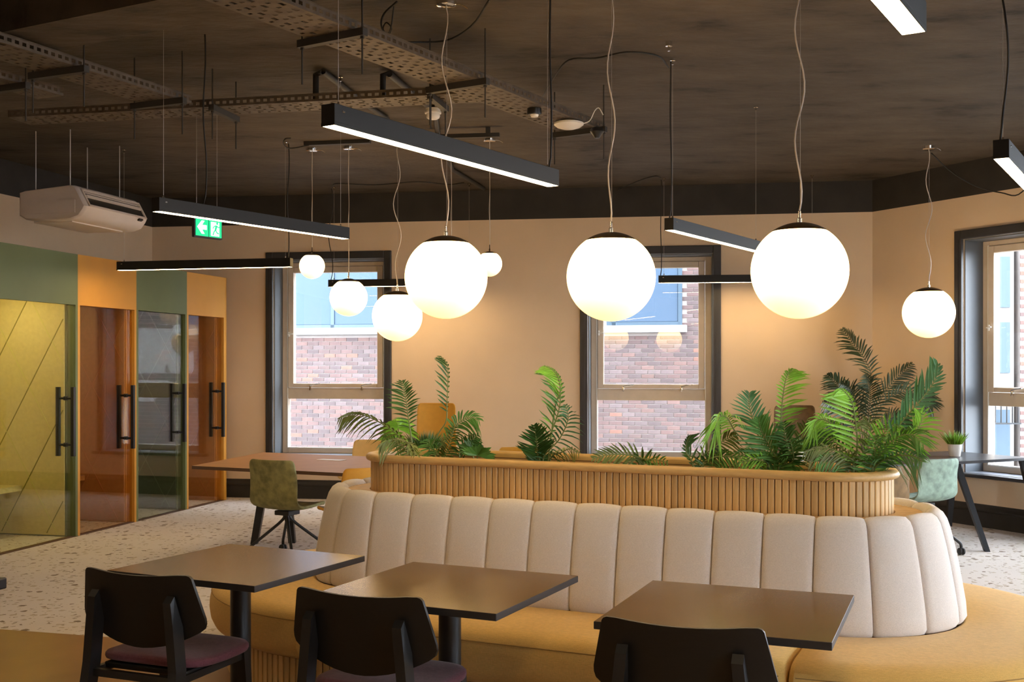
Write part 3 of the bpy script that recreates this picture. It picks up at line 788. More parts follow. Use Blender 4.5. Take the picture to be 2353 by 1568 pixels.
# ------------------------------------------------------------------ phone booths along the left wall
FA = math.radians(13.28); bx = Vector((math.sin(FA), math.cos(FA), 0))
org = Vector((-4.06+.236*(9.35-10.49), 9.35, 0)); BRZ = PI/2-FA
def booth(label, x0, x1, mc, mf, ms, mg, lit=False, first=False, last=False):
    w = x1-x0; o = org+bx*x0
    t = thing('phone_booth', label, 'phone booth', o, BRZ, 'four phone booths in a row')
    H, HD, DP = 2.64, 2.165, 1.02
    MB().box((0, 0, HD), (w, .06, H)).build('header_panel', mc, t)
    MB().box((0, 0, 0), (.035, .09, HD)).build('jamb', mc, t); MB().box((w-.035, 0, 0), (w, .09, HD)).build('jamb', mc, t)
    MB().box((0, .06, H-.05), (w, DP, H)).build('roof', mc, t)
    MB().box((.03, .06, 2.36), (w-.055, DP-.04, 2.39)).build('inner_ceiling', mf, t)
    MB().box((0, DP-.04, 0), (w, DP, H)).build('back_panel', mf, t)
    MB().box((w-.05, .09, 0), (w, DP-.04, H-.05)).build('partition', mc, t)
    MB().box((0, .09, 0), (.03, DP-.04, H-.05)).build('partition', mc, t)
    lin = MB().bbox((w-.066, .10, .012), (w-.05, DP-.045, 2.36), .004).build('felt_lining', mf, t)
    MB().bbox((.03, .10, .012), (.046, DP-.045, 2.36), .004).build('felt_lining', mf, t)
    for sgn, mm in ((1, ms), (-1, 'seam_dark' if mf == 'felt_lime' else ms)):                # diamond seams
        s = MB()
        for k in range(-3, 6):
            c = k*.85+(.1 if sgn > 0 else .0); pts = []
            for yy, zz in ((.11, sgn*1.75*(.11-.5)+c+.5), (DP-.06, sgn*1.75*(DP-.06-.5)+c+.5)): pts.append([yy, zz])
            (ya, za), (yb, zb) = pts
            def clip(ya, za, yb, zb):
                g = (zb-za)/(yb-ya)
                lo, hi = .03, 2.34
                cand = [(ya, za), (yb, zb)]; res = []
                for (y, z) in cand:
                    if z < lo: y = ya+(lo-za)/g; z = lo
                    if z > hi: y = ya+(hi-za)/g; z = hi
                    res.append((y, z))
                return res
            (p_, q_), (r_, s_) = clip(ya, za, yb, zb)
            if abs(p_-r_) > .02 and .10 < p_ < DP and .10 < r_ < DP: s.bar((w-.0665, p_, q_), (w-.0665, r_, s_), .009, .004, up=(1, 0, 0))
        if s.v: s.build('quilt_seam', mm, lin)
    MB().box((.03, .55, .42), (w-.07, DP-.05, .47)).build('bench_seat', mf, t)
    d = MB().box((.038, .028, .012), (w-.038, .040, HD-.006)).build('glass_door', mg, t)
    hx = w-.135
    for yy in (-.045, .113):
        MB().bbox((hx-.017, yy-.017, .76), (hx+.017, yy+.017, 1.40), .002).build('pull_handle', 'black_metal', d)
    for z in (.865, 1.295):
        MB().tube([(hx, -.045, z), (hx, .113, z)], .011, 10).lathe([(.020, -.004), (.020, .004)], 12, 0, Matrix.Translation((hx, .022, z)) @ Matrix.Rotation(PI/2, 4, 'X')).lathe([(.020, -.004), (.020, .004)], 12, 0, Matrix.Translation((hx, .046, z)) @ Matrix.Rotation(PI/2, 4, 'X')).build('handle_bolt', 'black_metal', d, smooth=40)
    for z in (.25, 1.05, 1.93):
        MB().bbox((.030, .02, z-.05), (.062, .05, z+.05), .003).build('hinge', 'black_metal', d)
    MB().box((0, 0, 0), (w, .07, .006)).build('threshold', 'walnut_edge', t)
    lp = MB().lathe([(0, 2.352), (.10, 2.352), (.11, 2.36)], 24, 0, Matrix.Translation((w/2, .5, 0))).build('ceiling_lamp', 'booth_led' if lit else 'white_plastic', t)
    if last:
        P = []
        for i in range(13):
            a = PI/2*i/12; x = w+.13*math.sin(a); y = .13-.13*math.cos(a); P.append([(x, y, 0), (x, y, H)])
        P.append([(w+.13, .5, 0), (w+.13, .5, H)]); P.append([(w, .5, 0), (w, .5, H)]); P.append([(w, 0, 0), (w, 0, H)])
        mb = MB().grid(P); n = len(P); mb.f += [tuple(2*i for i in range(n)), tuple(2*i+1 for i in range(n-1, -1, -1))]; mb.m += [0, 0]
        mb.build('curved_end', mc, t, smooth=40)
    return t
booth('green phone booth with a lit yellow quilted interior', 0, 1.151, 'booth_green', 'felt_lime', 'seam_lime', 'booth_glass_green', lit=True, first=True)
booth('orange phone booth between the two green booths', 1.151, 2.137, 'booth_orange', 'felt_rust', 'seam_rust', 'booth_glass_amber')
booth('green phone booth with a dark interior between the two orange booths', 2.137, 3.144, 'booth_green', 'felt_green', 'seam_green', 'booth_glass_green')
booth('orange phone booth with a curved corner next to the back wall', 3.144, 4.03, 'booth_orange', 'felt_rust', 'seam_rust', 'booth_glass_amber', last=True)

# ------------------------------------------------------------------ globe pendants
def wavy(x, y, z0, z1, amp, waves, ph):
    n = 26; out = []
    for i in range(n+1):
        u = i/n; k = math.sin(PI*u)**.6 if 0 < u < 1 else 0
        out.append((x+amp*k*math.sin(waves*2*PI*u+ph), y+amp*.6*k*math.cos(waves*2*PI*u*.8+ph), z0+(z1-z0)*u))
    return out
def pendant(label, px, py, Y, r, amp, ph, cord=True):
    c = W(px, py, Y); t = thing('globe_pendant', label, 'pendant light', (c.x, c.y, c.z), 0, 'opal globe pendants')
    zc = CEIL-c.z
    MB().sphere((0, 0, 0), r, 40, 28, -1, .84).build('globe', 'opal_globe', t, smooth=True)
    a = math.asin(.83); prof = [(r*1.012*math.cos(a+(PI/2-a)*i/8), r*1.012*math.sin(a+(PI/2-a)*i/8)) for i in range(9)]
    prof = [(prof[0][0], prof[0][1]-.006)]+prof
    MB().lathe(prof, 36, cap=False).build('cap', 'brushed_bronze', t, smooth=True)
    q = min(1, r/.2)
    MB().lathe([(.012*q, r), (.012*q, r+.022), (.007*q, r+.026), (.007*q, r+.058), (.003, r+.062)], 14).build('cord_grip', 'chrome', t, smooth=40)
    MB().lathe([(0, zc-.032), (.045, zc-.032), (.055, zc-.026), (.058, zc-.001), (0, zc-.001)], 28).build('canopy', 'chrome', t, smooth=40)
    MB().tube([(.004, 0, r+.055), (.004, 0, zc-.03)], .0012, 5).build('steel_wire', 'steel_wire', t)
    if cord: MB().tube(wavy(0, 0, r+.055, zc-.03, amp, 2.2, ph), .0042 if amp > .01 else .0026, 7).build('clear_cord', 'cord_clear', t, smooth=True)
    k = MB().tube(bez([(.055, 0, zc-.018), (.09, .01, zc-.02), (.12, .02, zc-.035)], 6), .003, 5); k.build('wire_tail', 'chrome', t)
pendant('large opal globe pendant over the planter end towards the booths', 1025, 638, 6.29, .2325, .030, .5)
pendant('large opal globe pendant over the middle of the planter', 1404, 637, 5.86, .2325, .022, 2.2)
pendant('large opal globe pendant over the planter end towards the window wall', 1837, 623, 5.43, .2325, .030, 1.2)
pendant('opal globe pendant hanging alone by the window in the right-hand wall', 2134, 719, 10.45, .236, .040, .2)
pendant('mid-sized opal globe pendant with a wavy cord above the walnut desk', 913, 727, 10.25, .230, .035, 3.0)
pendant('small opal globe pendant on a straight wire in front of the back window', 801, 684, 10.47, .176, .004, 0, True)
pendant('tiny opal globe pendant hanging highest in front of the back window', 717, 612, 10.55, .119, .002, 0, True)
pendant('tiny opal globe pendant peeping out behind a large globe', 1125, 607, 10.09, .113, .003, 0, True)
pendant('opal globe pendant hidden behind the large globe over the planter', 1037, 640, 10.15, .15, .003, 0, True)
for (xa, xb, y, lb) in ((700, 852, 331, 'dark mounting batten under the ceiling carrying two small pendants'), (930, 1148, 317, 'dark mounting batten under the ceiling carrying the pendant behind the long light')):
    zb_ = 3.632 if xa == 700 else 3.58
    a = G(xa, y, zb_); b = G(xb, y-4, zb_); b.y = a.y-.12
    bt = MB().bar((a.x, a.y, zb_), (b.x, b.y, zb_), .05, .034)
    if zb_ < 3.6:
        for k in (.12, .88): c = Vector(a).lerp(Vector(b), k); bt.box((c.x-.02, c.y-.015, zb_), (c.x+.02, c.y+.015, CEIL))
    tag(bt.build('ceiling_batten', 'rail_dark'), lb, 'batten')

# ------------------------------------------------------------------ linear lights
def linear(label, px, py, ang, L, zb=2.50, w=.066, h=.082, cable=None, cable_end=0, cx=None):
    p = G(px, py, zb); a = math.radians(ang)
    t = thing('linear_light', label, 'linear light', (p.x, p.y, zb), PI/2-a, 'black linear pendant lights')
    # local x runs along the fitting
    hs = MB().bbox((0, -w/2, .012), (L, w/2, h), .0015, 1).box((0, -w/2, 0), (L, -w/2+.003, .013)).box((0, w/2-.003, 0), (L, w/2, .013))
    hs.box((0, -w/2, 0), (.003, w/2, .013)).box((L-.003, -w/2, 0), (L, w/2, .013))
    hs.build('housing', 'housing_black', t)
    MB().box((.003, -w/2+.003, .001), (L-.003, w/2-.003, .012)).build('diffuser', 'linear_led', t)
    zc = CEIL-zb
    for x in (.06, L-.06):
        MB().tube([(x, 0, h), (x, 0, zc-.03)], .0012, 5).build('suspension_wire', 'steel_wire', t)
        MB().lathe([(.006, h), (.006, h+.012), (.003, h+.02)], 10, 0, Matrix.Translation((x, 0, 0))).build('wire_gripper', 'chrome', t)
        MB().lathe([(0, zc-.036), (.007, zc-.036), (.007, zc-.012), (.018, zc-.010), (.018, zc-.001), (0, zc-.001)], 14, 0, Matrix.Translation((x, 0, 0))).build('ceiling_anchor', 'chrome', t, smooth=40)
    MB().bbox((.045, -w/2-.002, .055), (.06, -w/2+.002, .062), .001, 1).build('screw', 'chrome', t)
    x = .03 if cable_end == 0 else L-.03
    if cx: x = cx
    amp = .02 if cable is None else cable
    MB().tube([(x-.008, .006, h)]+wavy(x, 0, h+.02, zc-.02, amp, 1.2, 1.0)[1:], .0048, 7).build('power_cable', 'black_cable', t, smooth=True)
    return t
linear('black linear light slung below the perforated cable tray', 753, 289, 32.2, 1.69, cable=.012, cable_end=1)
linear('black linear light running past the green exit sign', 357, 486, 32.0, 1.70, cable=.02, cx=.38)
linear('black linear light in front of the phone booth headers', 272, 622, 102.5, 1.76, cable=.01, cable_end=1)
linear('black linear light between two large globes, pointing at the back wall window', 1537, 529, 32.2, 1.72, cable=.012)
linear('black linear light crossing the back window near the booths', 756, 660, 99, 1.70, cable=.03)
linear('black linear light crossing the back window behind the planter', 1513, 651, 97, 1.70, cable=.006)
linear('black linear light beside the window in the right-hand wall', 2300, 364, 31.5, 1.70, cable=.05)
p = G(2100, 78, 2.5); a = math.radians(31.5)
s0 = Vector((p.x-math.sin(a)*1.70, p.y-math.cos(a)*1.70, 2.5))
t = linear('black linear light nearest the cafe tables, its glowing underside in view', 753, 289, 31.5, 1.70, cable=.02)
t.location = s0
# unseen linear lights added out of frame to brighten the room
for (x, y, an, lb) in ((-4.9, 4.4, 32, 'added unseen black linear light over the open carpet in front of the booths'), (-2.6, .6, 32, 'added unseen black linear light behind the cafe tables on the side towards the booths'), (3.6, 1.2, 32, 'added unseen black linear light behind the bench end towards the window wall'),
                       (.6, -.9, 97, 'added unseen black linear light parallel to the rear wall')):
    t = linear(lb, 753, 289, an, 1.70, cable=.02); t.location = (x, y, 2.5)

# ------------------------------------------------------------------ cable trays and ceiling services
def tray(label, p, q, w, z, bars=(), side=1, slots=True):
    p = Vector(p); q = Vector(q); d = q-p; L = d.length; rz = math.atan2(d.y, d.x)
    t = thing('cable_tray', label, 'cable tray', (p.x, p.y, z), rz, 'perforated cable trays')
    # local: x along, y 0..side*w
    nx = int(L/.019); ny = 13; mb = MB(); cx_ = L/nx; cy_ = w/ny
    V_ = {}
    def vid(i, j):
        if (i, j) not in V_: V_[(i, j)] = len(mb.v); mb.v.append(Vector((i*cx_, side*j*cy_, 0)))
        return V_[(i, j)]
    for i in range(nx):
        for j in range(ny):
            hole = (j % 2 == 1) and ((i+(j//2)*3) % 5 in (0, 1) if (j//2) % 2 == 0 else (i+j) % 4 == 0)
            if slots and hole and 0 < i < nx-1: continue
            mb.f.append((vid(i, j), vid(i+1, j), vid(i+1, j+1), vid(i, j+1))); mb.m.append(0)
    o = mb.build('perforated_plate', 'galv_dark', t, fix=False)
    sd = o.modifiers.new('thick', 'SOLIDIFY'); sd.thickness = .0018
    for y in (0, side*w):
        mb = MB(); n2 = int(L/.05); c2 = L/n2
        mb.box((0, y-.001, 0), (L, y+.001, .014)); mb.box((0, y-.001, .034), (L, y+.001, .05)); mb.box((0, y-.006, .048), (L, y+.006, .051))
        for i in range(n2): mb.box((i*c2, y-.001, .014), (i*c2+c2*.45, y+.001, .034))
        mb.build('side_flange', 'galv_dark', t)
    for x in bars:
        b = MB().box((x-.02, -.07 if side > 0 else -w-.07, -.042), (x+.02, w+.07 if side > 0 else .07, -.002)); b.build('support_strut', 'rail_dark', t)
        for y in ((-.05, w+.05) if side > 0 else (.05, -w-.05)):
            MB().tube([(x, y, -.24), (x, y, CEIL-z-.003)], .005, 6).build('threaded_rod', 'rail_dark', t)
            MB().lathe([(.011, -.056), (.011, -.043)], 6, 0, Matrix.Translation((x, y, 0))).build('nut', 'rail_dark', t)
    return t
zt = 3.345
ra, rb_ = G(800, 62, zt), G(1330, 275, zt); dd = (rb_-ra).normalized()
st = ra-dd*1.9; en = ra+dd*((G(1385, 300, zt)-ra).length)
def along(px, py): return (G(px, py, zt)-st).dot(dd)
tray('long perforated cable tray above the planter, slung on three struts', (st.x, st.y), (en.x, en.y), .31, zt, bars=(along(825, 66), along(1100, 182), along(1388, 295)-.06))
na, nb = G(160, 262, 3.40), G(1088, 213, 3.40); na = na+(na-nb).normalized()*.5
t2 = tray('narrow cable tray crossing the ceiling parallel to the back wall', (na.x, na.y), (nb.x, nb.y), .26, 3.40, bars=((nb-na).length*.47, (nb-na).length*.92))
la, lb_ = G(0, 95, zt), G(440, 237, zt); dl = (lb_-la).normalized(); la2 = la-dl*1.5
tray('broad cable tray under the dark beam towards the booths', (la2.x, la2.y), (lb_.x, lb_.y), .30, zt, bars=(1.5+.55, 1.5+1.4))
off = Vector((-dl.y, dl.x, 0))*.62
tray('second cable tray beside the broad tray towards the booths', (la2.x+off.x, la2.y+off.y), (lb_.x+off.x-dl.x*.5, lb_.y+off.y-dl.y*.5), .22, zt, bars=(1.2, 2.2))
def cabl(label, pts, r=.006, m='black_cable', n=30, name='ceiling_cable', cat='cable'):
    return tag(MB().tube(bez(pts, n), r, 7).build(name, m, smooth=True), label, cat)
CZ = 3.615
cabl('black cable looped up to the ceiling beside the linear light with three globes', [G(1247, 222, CZ), G(1275, 175, CZ), G(1308, 138, CZ), G(1370, 134, CZ), G(1440, 120, CZ), G(1510, 128, CZ), G(1536, 155, CZ)+Vector((0, 0, .0)), ])
cabl('black cable drooping in loops near the end of the long cable tray', [G(912, 4, CZ), G(884, 30, CZ-.03), G(876, 55, CZ-.08), G(886, 78, CZ-.10), G(915, 94, CZ-.08), G(960, 97, CZ-.02), G(1030, 92, CZ), G(1085, 58, CZ), G(1124, 0, CZ)])
cabl('thin black cable coil hanging by the drooping ceiling cable', [G(905, 14, CZ), G(899, 60, CZ-.10), G(890, 80, CZ-.11), G(880, 66, CZ-.09), G(888, 52, CZ-.07), G(900, 66, CZ-.1), G(893, 84, CZ-.1)], .004)
cabl('black cable lying along the ceiling above the small pendants', [G(765, 430, CZ), G(775, 422, CZ), G(860, 425, CZ), G(960, 418, CZ), G(1030, 424, CZ), G(1066, 420, CZ)], .006)
cabl('black cable running across the ceiling towards the back wall', [G(1420, 436, CZ), G(1470, 415, CZ), G(1505, 405, CZ), G(1518, 408, CZ)], .006)
cabl('black cable sagging from the lone pendant to the window wall', [W(2140, 352, 10.42), W(2180, 390, 10.5), W(2235, 425, 10.5), W(2300, 443, 10.4), W(2350, 440, 10.2), W(2420, 328, 10.0)], .006)
cabl('short cable loop beside the small pendants batten', [G(667, 318, CZ), G(655, 320, CZ-.02), G(652, 332, CZ-.04), G(668, 341, CZ-.04), G(710, 334, CZ)], .006)
for lb, pts in (('dark conduit pipe bent down from the ceiling to the narrow tray', [(880, 216, 3.45), (880, 172, CZ), (895, 170, CZ), (1000, 258, CZ), (1008, 322, CZ), (1040, 390, CZ), (1112, 434, CZ)]),
                ('dark conduit pipe bent down beside the looped cables', [(735, 218, 3.45), (726, 172, CZ), (742, 164, CZ), (830, 232, CZ), (890, 274, CZ)])):
    P = [G(x, y, z if z < CZ else 3.627) for x, y, z in pts]; P[0].y = P[1].y; P[0].x = P[1].x; P[0].z = pts[0][2]
    tag(MB().tube(P, .022, 10).build('conduit_pipe', 'rail_dark', smooth=50), lb, 'pipe')
# smoke detector, wireless disc, sensor
p = G(995, 250, 3.40); t = thing('smoke_detector', 'white smoke detector on a bracket beneath the narrow cable tray', 'smoke detector', (p.x, p.y, 3.40))
MB().lathe([(.052, 0), (.052, -.02), (.058, -.022), (.058, -.034), (.050, -.036)], 24).build('base', 'white_plastic', t, smooth=40)
MB().lathe([(.046, -.036), (.050, -.05), (.044, -.066), (.03, -.074), (0, -.074)], 24).build('sensor_head', 'white_plastic', t, smooth=40)
MB().box((-.012, -.012, 0), (.012, .012, CEIL-3.40)).build('bracket', 'rail_dark', t)
p = G(1307, 287, 3.316); t = thing('access_point', 'white wireless access disc hanging under the long cable tray end', 'access point', (p.x, p.y, 3.316))
MB().lathe([(0, -.032), (.045, -.029), (.085, -.016), (.106, .0), (.106, .012), (.09, .018), (0, .018)], 36).build('disc', 'white_plastic', t, smooth=50)
MB().box((-.015, -.015, .018), (.015, .015, .029)).build('bracket', 'rail_dark', t)
MB().tube(bez([(.10, 0, .008), (.15, 0, .03), (.185, 0, .10), (.215, 0, .12), (.245, 0, .07)], 14), .004, 6).build('lead', 'white_plastic', t)
p = G(1228, 260, 3.311); t = thing('motion_sensor', 'black motion sensor with a pale lens under the long cable tray', 'sensor', (p.x, p.y, 3.311))
MB().lathe([(.048, .03), (.05, .0), (.046, -.012), (0, -.012)], 24).build('body', 'black_metal', t, smooth=40)
MB().lathe([(.03, -.012), (.024, -.026), (0, -.032)], 20).build('lens', 'white_plastic', t, smooth=40)
MB().box((-.01, -.01, .03), (.01, .01, .034)).build('bracket', 'rail_dark', t)
p = G(1372, 308, 3.246); t = thing('spotlight', 'small black spotlight clipped to the end strut of the long cable tray', 'spotlight', (p.x, p.y, 3.246))
MB().lathe([(.02, .05), (.045, .04), (.05, .015), (.03, -.01), (.018, -.03), (0, -.03)], 20).build('body', 'black_metal', t, smooth=40)
MB().box((-.008, -.008, .04), (.008, .008, .057)).build('bracket', 'rail_dark', t)
p = G(1537, 103, 3.63); tag(MB().lathe([(0, -.04), (.008, -.04), (.008, -.012), (.022, -.01), (.022, .019), (0, .019)], 14, 0).build('ceiling_anchor', 'chrome', loc=(p.x, p.y, 3.63)), 'loose chrome wire anchor alone on the bare ceiling', 'anchor')

# ------------------------------------------------------------------ ceiling air conditioner
af = W(197, 440, 9.55); t = thing('air_conditioner', 'cream ceiling-hung air conditioner above the phone booths', 'air conditioner', (af.x, af.y, 2.85), BRZ)
# local: x along the booths, y towards the wall (back), z up; the front edge lies at y = 0
La = .97
prof = [(.0, .115), (.015, .085), (.06, .03), (.14, .006), (.30, .0), (.60, .015), (.66, .05), (.66, .25), (.60, .265), (.17, .30), (.12, .295), (.09, .275)]
def loft(mb, sc, mi=0):
    P = []
    for (x, k) in sc:
        cy_, cz_ = .33, .15
        r = [(x, cy_+(y-cy_)*k, cz_+(z-cz_)*k) for y, z in prof]; r.append(r[0]); P.append(r)
    mb.grid(P, mi); n = len(prof); m = len(P)
    mb.f += [tuple(range(n-1, -1, -1)), tuple((m-1)*(n+1)+j for j in range(n))]; mb.m += [mi, mi]
    return mb
loft(MB(), [(0, .94), (.012, .985), (.03, 1), (La-.03, 1), (La-.012, .985), (La, .94)]).build('body', 'ac_white', t, smooth=35)
fd_ = Vector((0, .09, .16)).normalized(); fn = Vector((0, -.16, .09)).normalized(); f0 = Vector((0, .0, .115))
def front(mb, x0, x1, s0_, s1_, d0, d1):
    vs = []
    for d in (d0, d1):
        for (x, s) in ((x0, s0_), (x1, s0_), (x1, s1_), (x0, s1_)): v = f0+fd_*s+fn*d; vs.append((x, v.y, v.z))
    return mb.add(vs, [(0, 3, 2, 1), (4, 5, 6, 7), (0, 1, 5, 4), (1, 2, 6, 5), (2, 3, 7, 6), (3, 0, 4, 7)])
front(MB(), .07, La-.05, .02, .155, -.01, .003).build('air_outlet', 'dark_slot', t)
front(MB(), .075, La-.055, .09, .115, .003, .016).build('louvre', 'ac_white', t)
front(MB(), .075, La-.055, .135, .142, .003, .012).build('louvre', 'ac_white', t)
fr = MB(); front(fr, .045, La-.025, .160, .175, -.004, .012); front(fr, .045, La-.025, .0, .016, -.004, .012); front(fr, .045, .065, .0, .175, -.004, .012); front(fr, La-.045, La-.025, .0, .175, -.004, .012)
fr.build('outlet_frame', 'ac_white', t)
front(MB(), La-.16, La-.10, -.022, -.008, -.02, .006).build('status_panel', 'dark_slot', t)
MB().bbox((.10, .20, -.006), (La-.10, .58, .01), .004).build('intake_grille', 'ac_white', t)
MB().box((-.012, .10, .06), (.0, .62, .17)).build('side_cap', 'ac_white', t)
for x in (.1, La-.12):
    for y in (.22, .56): MB().tube([(x, y, .26), (x, y, CEIL-2.853)], .005, 6).build('threaded_rod', 'steel_wire', t)

# ------------------------------------------------------------------ exit sign
sl_ = W(449, 541, 8.75); a = math.radians(32)
t = thing('exit_sign', 'green illuminated exit sign with white arrow and running figure', 'exit sign', (sl_.x, sl_.y, sl_.z), PI/2-a)
SW, SH = .272, .135
MB().bbox((-.012, 0, -.012), (SW+.012, .03, SH+.02), .006).build('frame', 'sign_black', t)
MB().bbox((-.012, -.005, SH+.02), (SW+.012, .055, SH+.10), .006).build('battery_box', 'housing_black', t)
MB().bbox((.002, -.004, .002), (SW/2-.004, .001, SH), .0015).build('sign_panel', 'sign_green', t)
MB().bbox((SW/2+.004, -.004, .002), (SW-.002, .001, SH), .0015).build('sign_panel', 'sign_green', t)
def flat(mb, pts, y=-.0055):
    n = len(pts); vs = [(x, y, z) for x, z in pts]+[(x, y+.0015, z) for x, z in pts]
    return mb.add(vs, [tuple(range(n)), tuple(range(2*n-1, n-1, -1))]+[(i, n+i, n+(i+1) % n, (i+1) % n) for i in range(n)])
hw = SW/2
ar = MB(); c = SH*.53
flat(ar, [(.014, c), (.060, c+.052), (.090, c+.052), (.064, c+.018), (.112, c+.018), (.112, c-.018), (.064, c-.018), (.090, c-.052), (.060, c-.052)])
ar.build('arrow', 'sign_white', t)
dr = MB(); x0 = hw+.020
flat(dr, [(x0, .012), (x0+.088, .012), (x0+.088, SH-.012), (x0, SH-.012)]); dr.build('doorway', 'sign_white', t)
mn = MB(); y2 = -.0075
def limb(pts, w):
    for (x, z), (u, v) in zip(pts[:-1], pts[1:]):
        d = Vector((u-x, v-z)).normalized(); n = Vector((-d.y, d.x))*w/2
        flat(mn, [(x+n.x, z+n.y), (x-n.x, z-n.y), (u-n.x, v-n.y), (u+n.x, v+n.y)], y2)
limb([(x0+.058, .098), (x0+.046, .062)], .018)                     # torso
limb([(x0+.048, .064), (x0+.030, .045), (x0+.020, .018)], .010)    # trailing leg
limb([(x0+.048, .062), (x0+.060, .040), (x0+.082, .034)], .010)    # leading leg
limb([(x0+.056, .096), (x0+.032, .088), (x0+.018, .070)], .008); limb([(x0+.060, .094), (x0+.076, .082), (x0+.092, .090)], .008)
flat(mn, [(x0+.064+.010*math.cos(k*PI/6), .114+.010*math.sin(k*PI/6)) for k in range(12)], y2)
mn.build('running_figure', 'sign_green', t)
for x in (.03, SW-.03): MB().tube([(x, .02, SH+.10), (x, .02, CEIL-sl_.z)], .0015, 5).build('suspension_wire', 'steel_wire', t)

# ------------------------------------------------------------------ plants
def frond(path, length, m_leaf, n=20, droop=.35, sides=(1, 1), ang=58, bare=.30, wid=.0085, twist=0.0, seed=0, view=None):
    """one palm frond: arching stem with leaflets along both sides"""
    rnd = random.Random(seed); P = bez(path, 40); mb = MB()
    mb.tube(P, [.0042*(1-.75*i/40)+.0008 for i in range(41)], 5, 0)
    view = view or Vector((0, 1, 0))
    for k in range(n):
        u = bare+(1-bare)*(k+.5)/n; f = u*40; i = min(int(f), 39); p = P[i].lerp(P[i+1], f-i)
        tg = (P[min(i+1, 40)]-P[max(i-1, 0)]).normalized()
        sd = tg.cross(view)
        if sd.length < .2: sd = tg.cross(Vector((1, 0, 0)))
        sd.normalize(); nm = sd.cross(tg).normalized()
        prof = math.sin(PI*min(1, (u-bare)/(1-bare)*.86+.12))**.7
        for s, sc in ((1, sides[0]), (-1, sides[1])):
            if sc <= 0: continue
            L = length*prof*sc*rnd.uniform(.88, 1.1); a = math.radians(ang*(1-.35*(u-bare)/(1-bare))+rnd.uniform(-6, 6))
            tw = twist+rnd.uniform(-.15, .15)
            side = (sd*math.cos(tw)+nm*math.sin(tw))*s
            d = tg*math.cos(a)+side*math.sin(a)+nm*rnd.uniform(-.12, .12)-nm*.22
            d.normalize(); across = d.cross(nm if abs(d.dot(nm)) < .9 else tg).normalized()
            L *= 1.12; w = wid*(.75+.5*prof)*rnd.uniform(.85, 1.15); rows = []
            for j, (q, ww) in enumerate(((0, .35), (.22, .95), (.5, 1.0), (.78, .62), (1, .04))):
                c = p+d*L*q+Vector((0, 0, -1))*droop*L*q*q*rnd.uniform(.8, 1.2)
                rows.append([c-across*w*ww*.5, c+nm*w*.16*ww, c+across*w*ww*.5])
            mb.grid(rows, 1)
    return mb
def fan(base, tip, radius, n=16, spread=150, droop=.15, wid=.022, seed=0):
    rnd = random.Random(seed); mb = MB(); base = Vector(base); tip = Vector(tip)
    mb.tube(bez([base, base.lerp(tip, .5)+Vector((0, -.01, .01)), tip], 10), .004, 5, 0)
    ax = (tip-base).normalized(); sd = ax.cross(Vector((0, 1, 0))).normalized(); nm = Vector((0, 1, 0))
    for k in range(n):
        a = math.radians(-spread/2+spread*k/(n-1)); d = ax*math.cos(a)+sd*math.sin(a)+nm*rnd.uniform(-.22, .12); d.normalize()
        L = radius*rnd.uniform(.85, 1.08)*(1-.18*abs(a)/1.5); across = d.cross(nm).normalized(); rows = []
        for q, ww in ((0, .3), (.3, .9), (.6, 1), (.85, .5), (1, .03)):
            c = tip+d*L*q+Vector((0, 0, -1))*droop*L*q*q; rows.append([c-across*wid*ww*.5, c+nm*wid*.15*ww, c+across*wid*ww*.5])
        mb.grid(rows, 1)
    return mb
SEED = [100]
def over_rim(mb, b):
    c, s_ = math.cos(TH), math.sin(TH)
    for v in mb.v:
        x, y = v.x+b.x-bo.x, v.y+b.y-bo.y
        lx, ly = x*c-y*s_, x*s_+y*c
        cx_ = max(-HL, min(HL, lx)); dx, dy = lx-cx_, ly; r = math.hypot(dx, dy)
        if r > .222 and v.z+b.z < 1.128:
            if r < .325: v.z = 1.128-b.z if r > .235 else v.z
            if .222 < r <= .235:
                k = .222/r; nx_, ny_ = cx_+dx*k, dy*k
                v.x = nx_*c+ny_*s_+bo.x-b.x; v.y = -nx_*s_+ny_*c+bo.y-b.y
def plant(label, base, fronds, cat='plant', name='potted_palm', group=None):
    b = Vector(base); t = thing(name, label, cat, b, 0, group)
    for fr_ in fronds:
        SEED[0] += 1; kind = fr_.pop('kind', 'frond'); lf = fr_.pop('leaf')
        if kind == 'frond':
            path = [Vector(p)-b for p in fr_.pop('path')]
            mb = frond(path, seed=SEED[0], m_leaf=lf, **fr_)
        else:
            mb = fan(Vector(fr_.pop('base'))-b, Vector(fr_.pop('tip'))-b, seed=SEED[0], **fr_)
        if group: over_rim(mb, b)
        mb.build('frond', ['stem_pale', lf], t, fix=False)
    return t
def inplanter(label, px, t0, spec, **kw):
    b = bpt(px, 1060, t0); b.z = 1.018; fr_ = []
    for s in spec:
        s = dict(s)
        if s.get('kind') == 'fan':
            pb, pt = s['px']; dt = s.pop('dt', 0); s.pop('px')
            s['base'] = (b.x, b.y, b.z); s['tip'] = bpt(*pt, t0+dt)
        else:
            pts = s.pop('px'); dts = s.pop('dt', [0]*len(pts))
            if not isinstance(dts, (list, tuple)): dts = [dts*i/(len(pts)-1) for i in range(len(pts))]
            q = [bpt(x, y, t0+d) for (x, y), d in zip(pts, dts)]
            r0 = b.lerp(q[0], .35); r0.z = b.z
            s['path'] = [r0]+q
        fr_.append(s)
    return plant(label, b, fr_, group='artificial palms in the planter', **kw)
T0 = 5.40
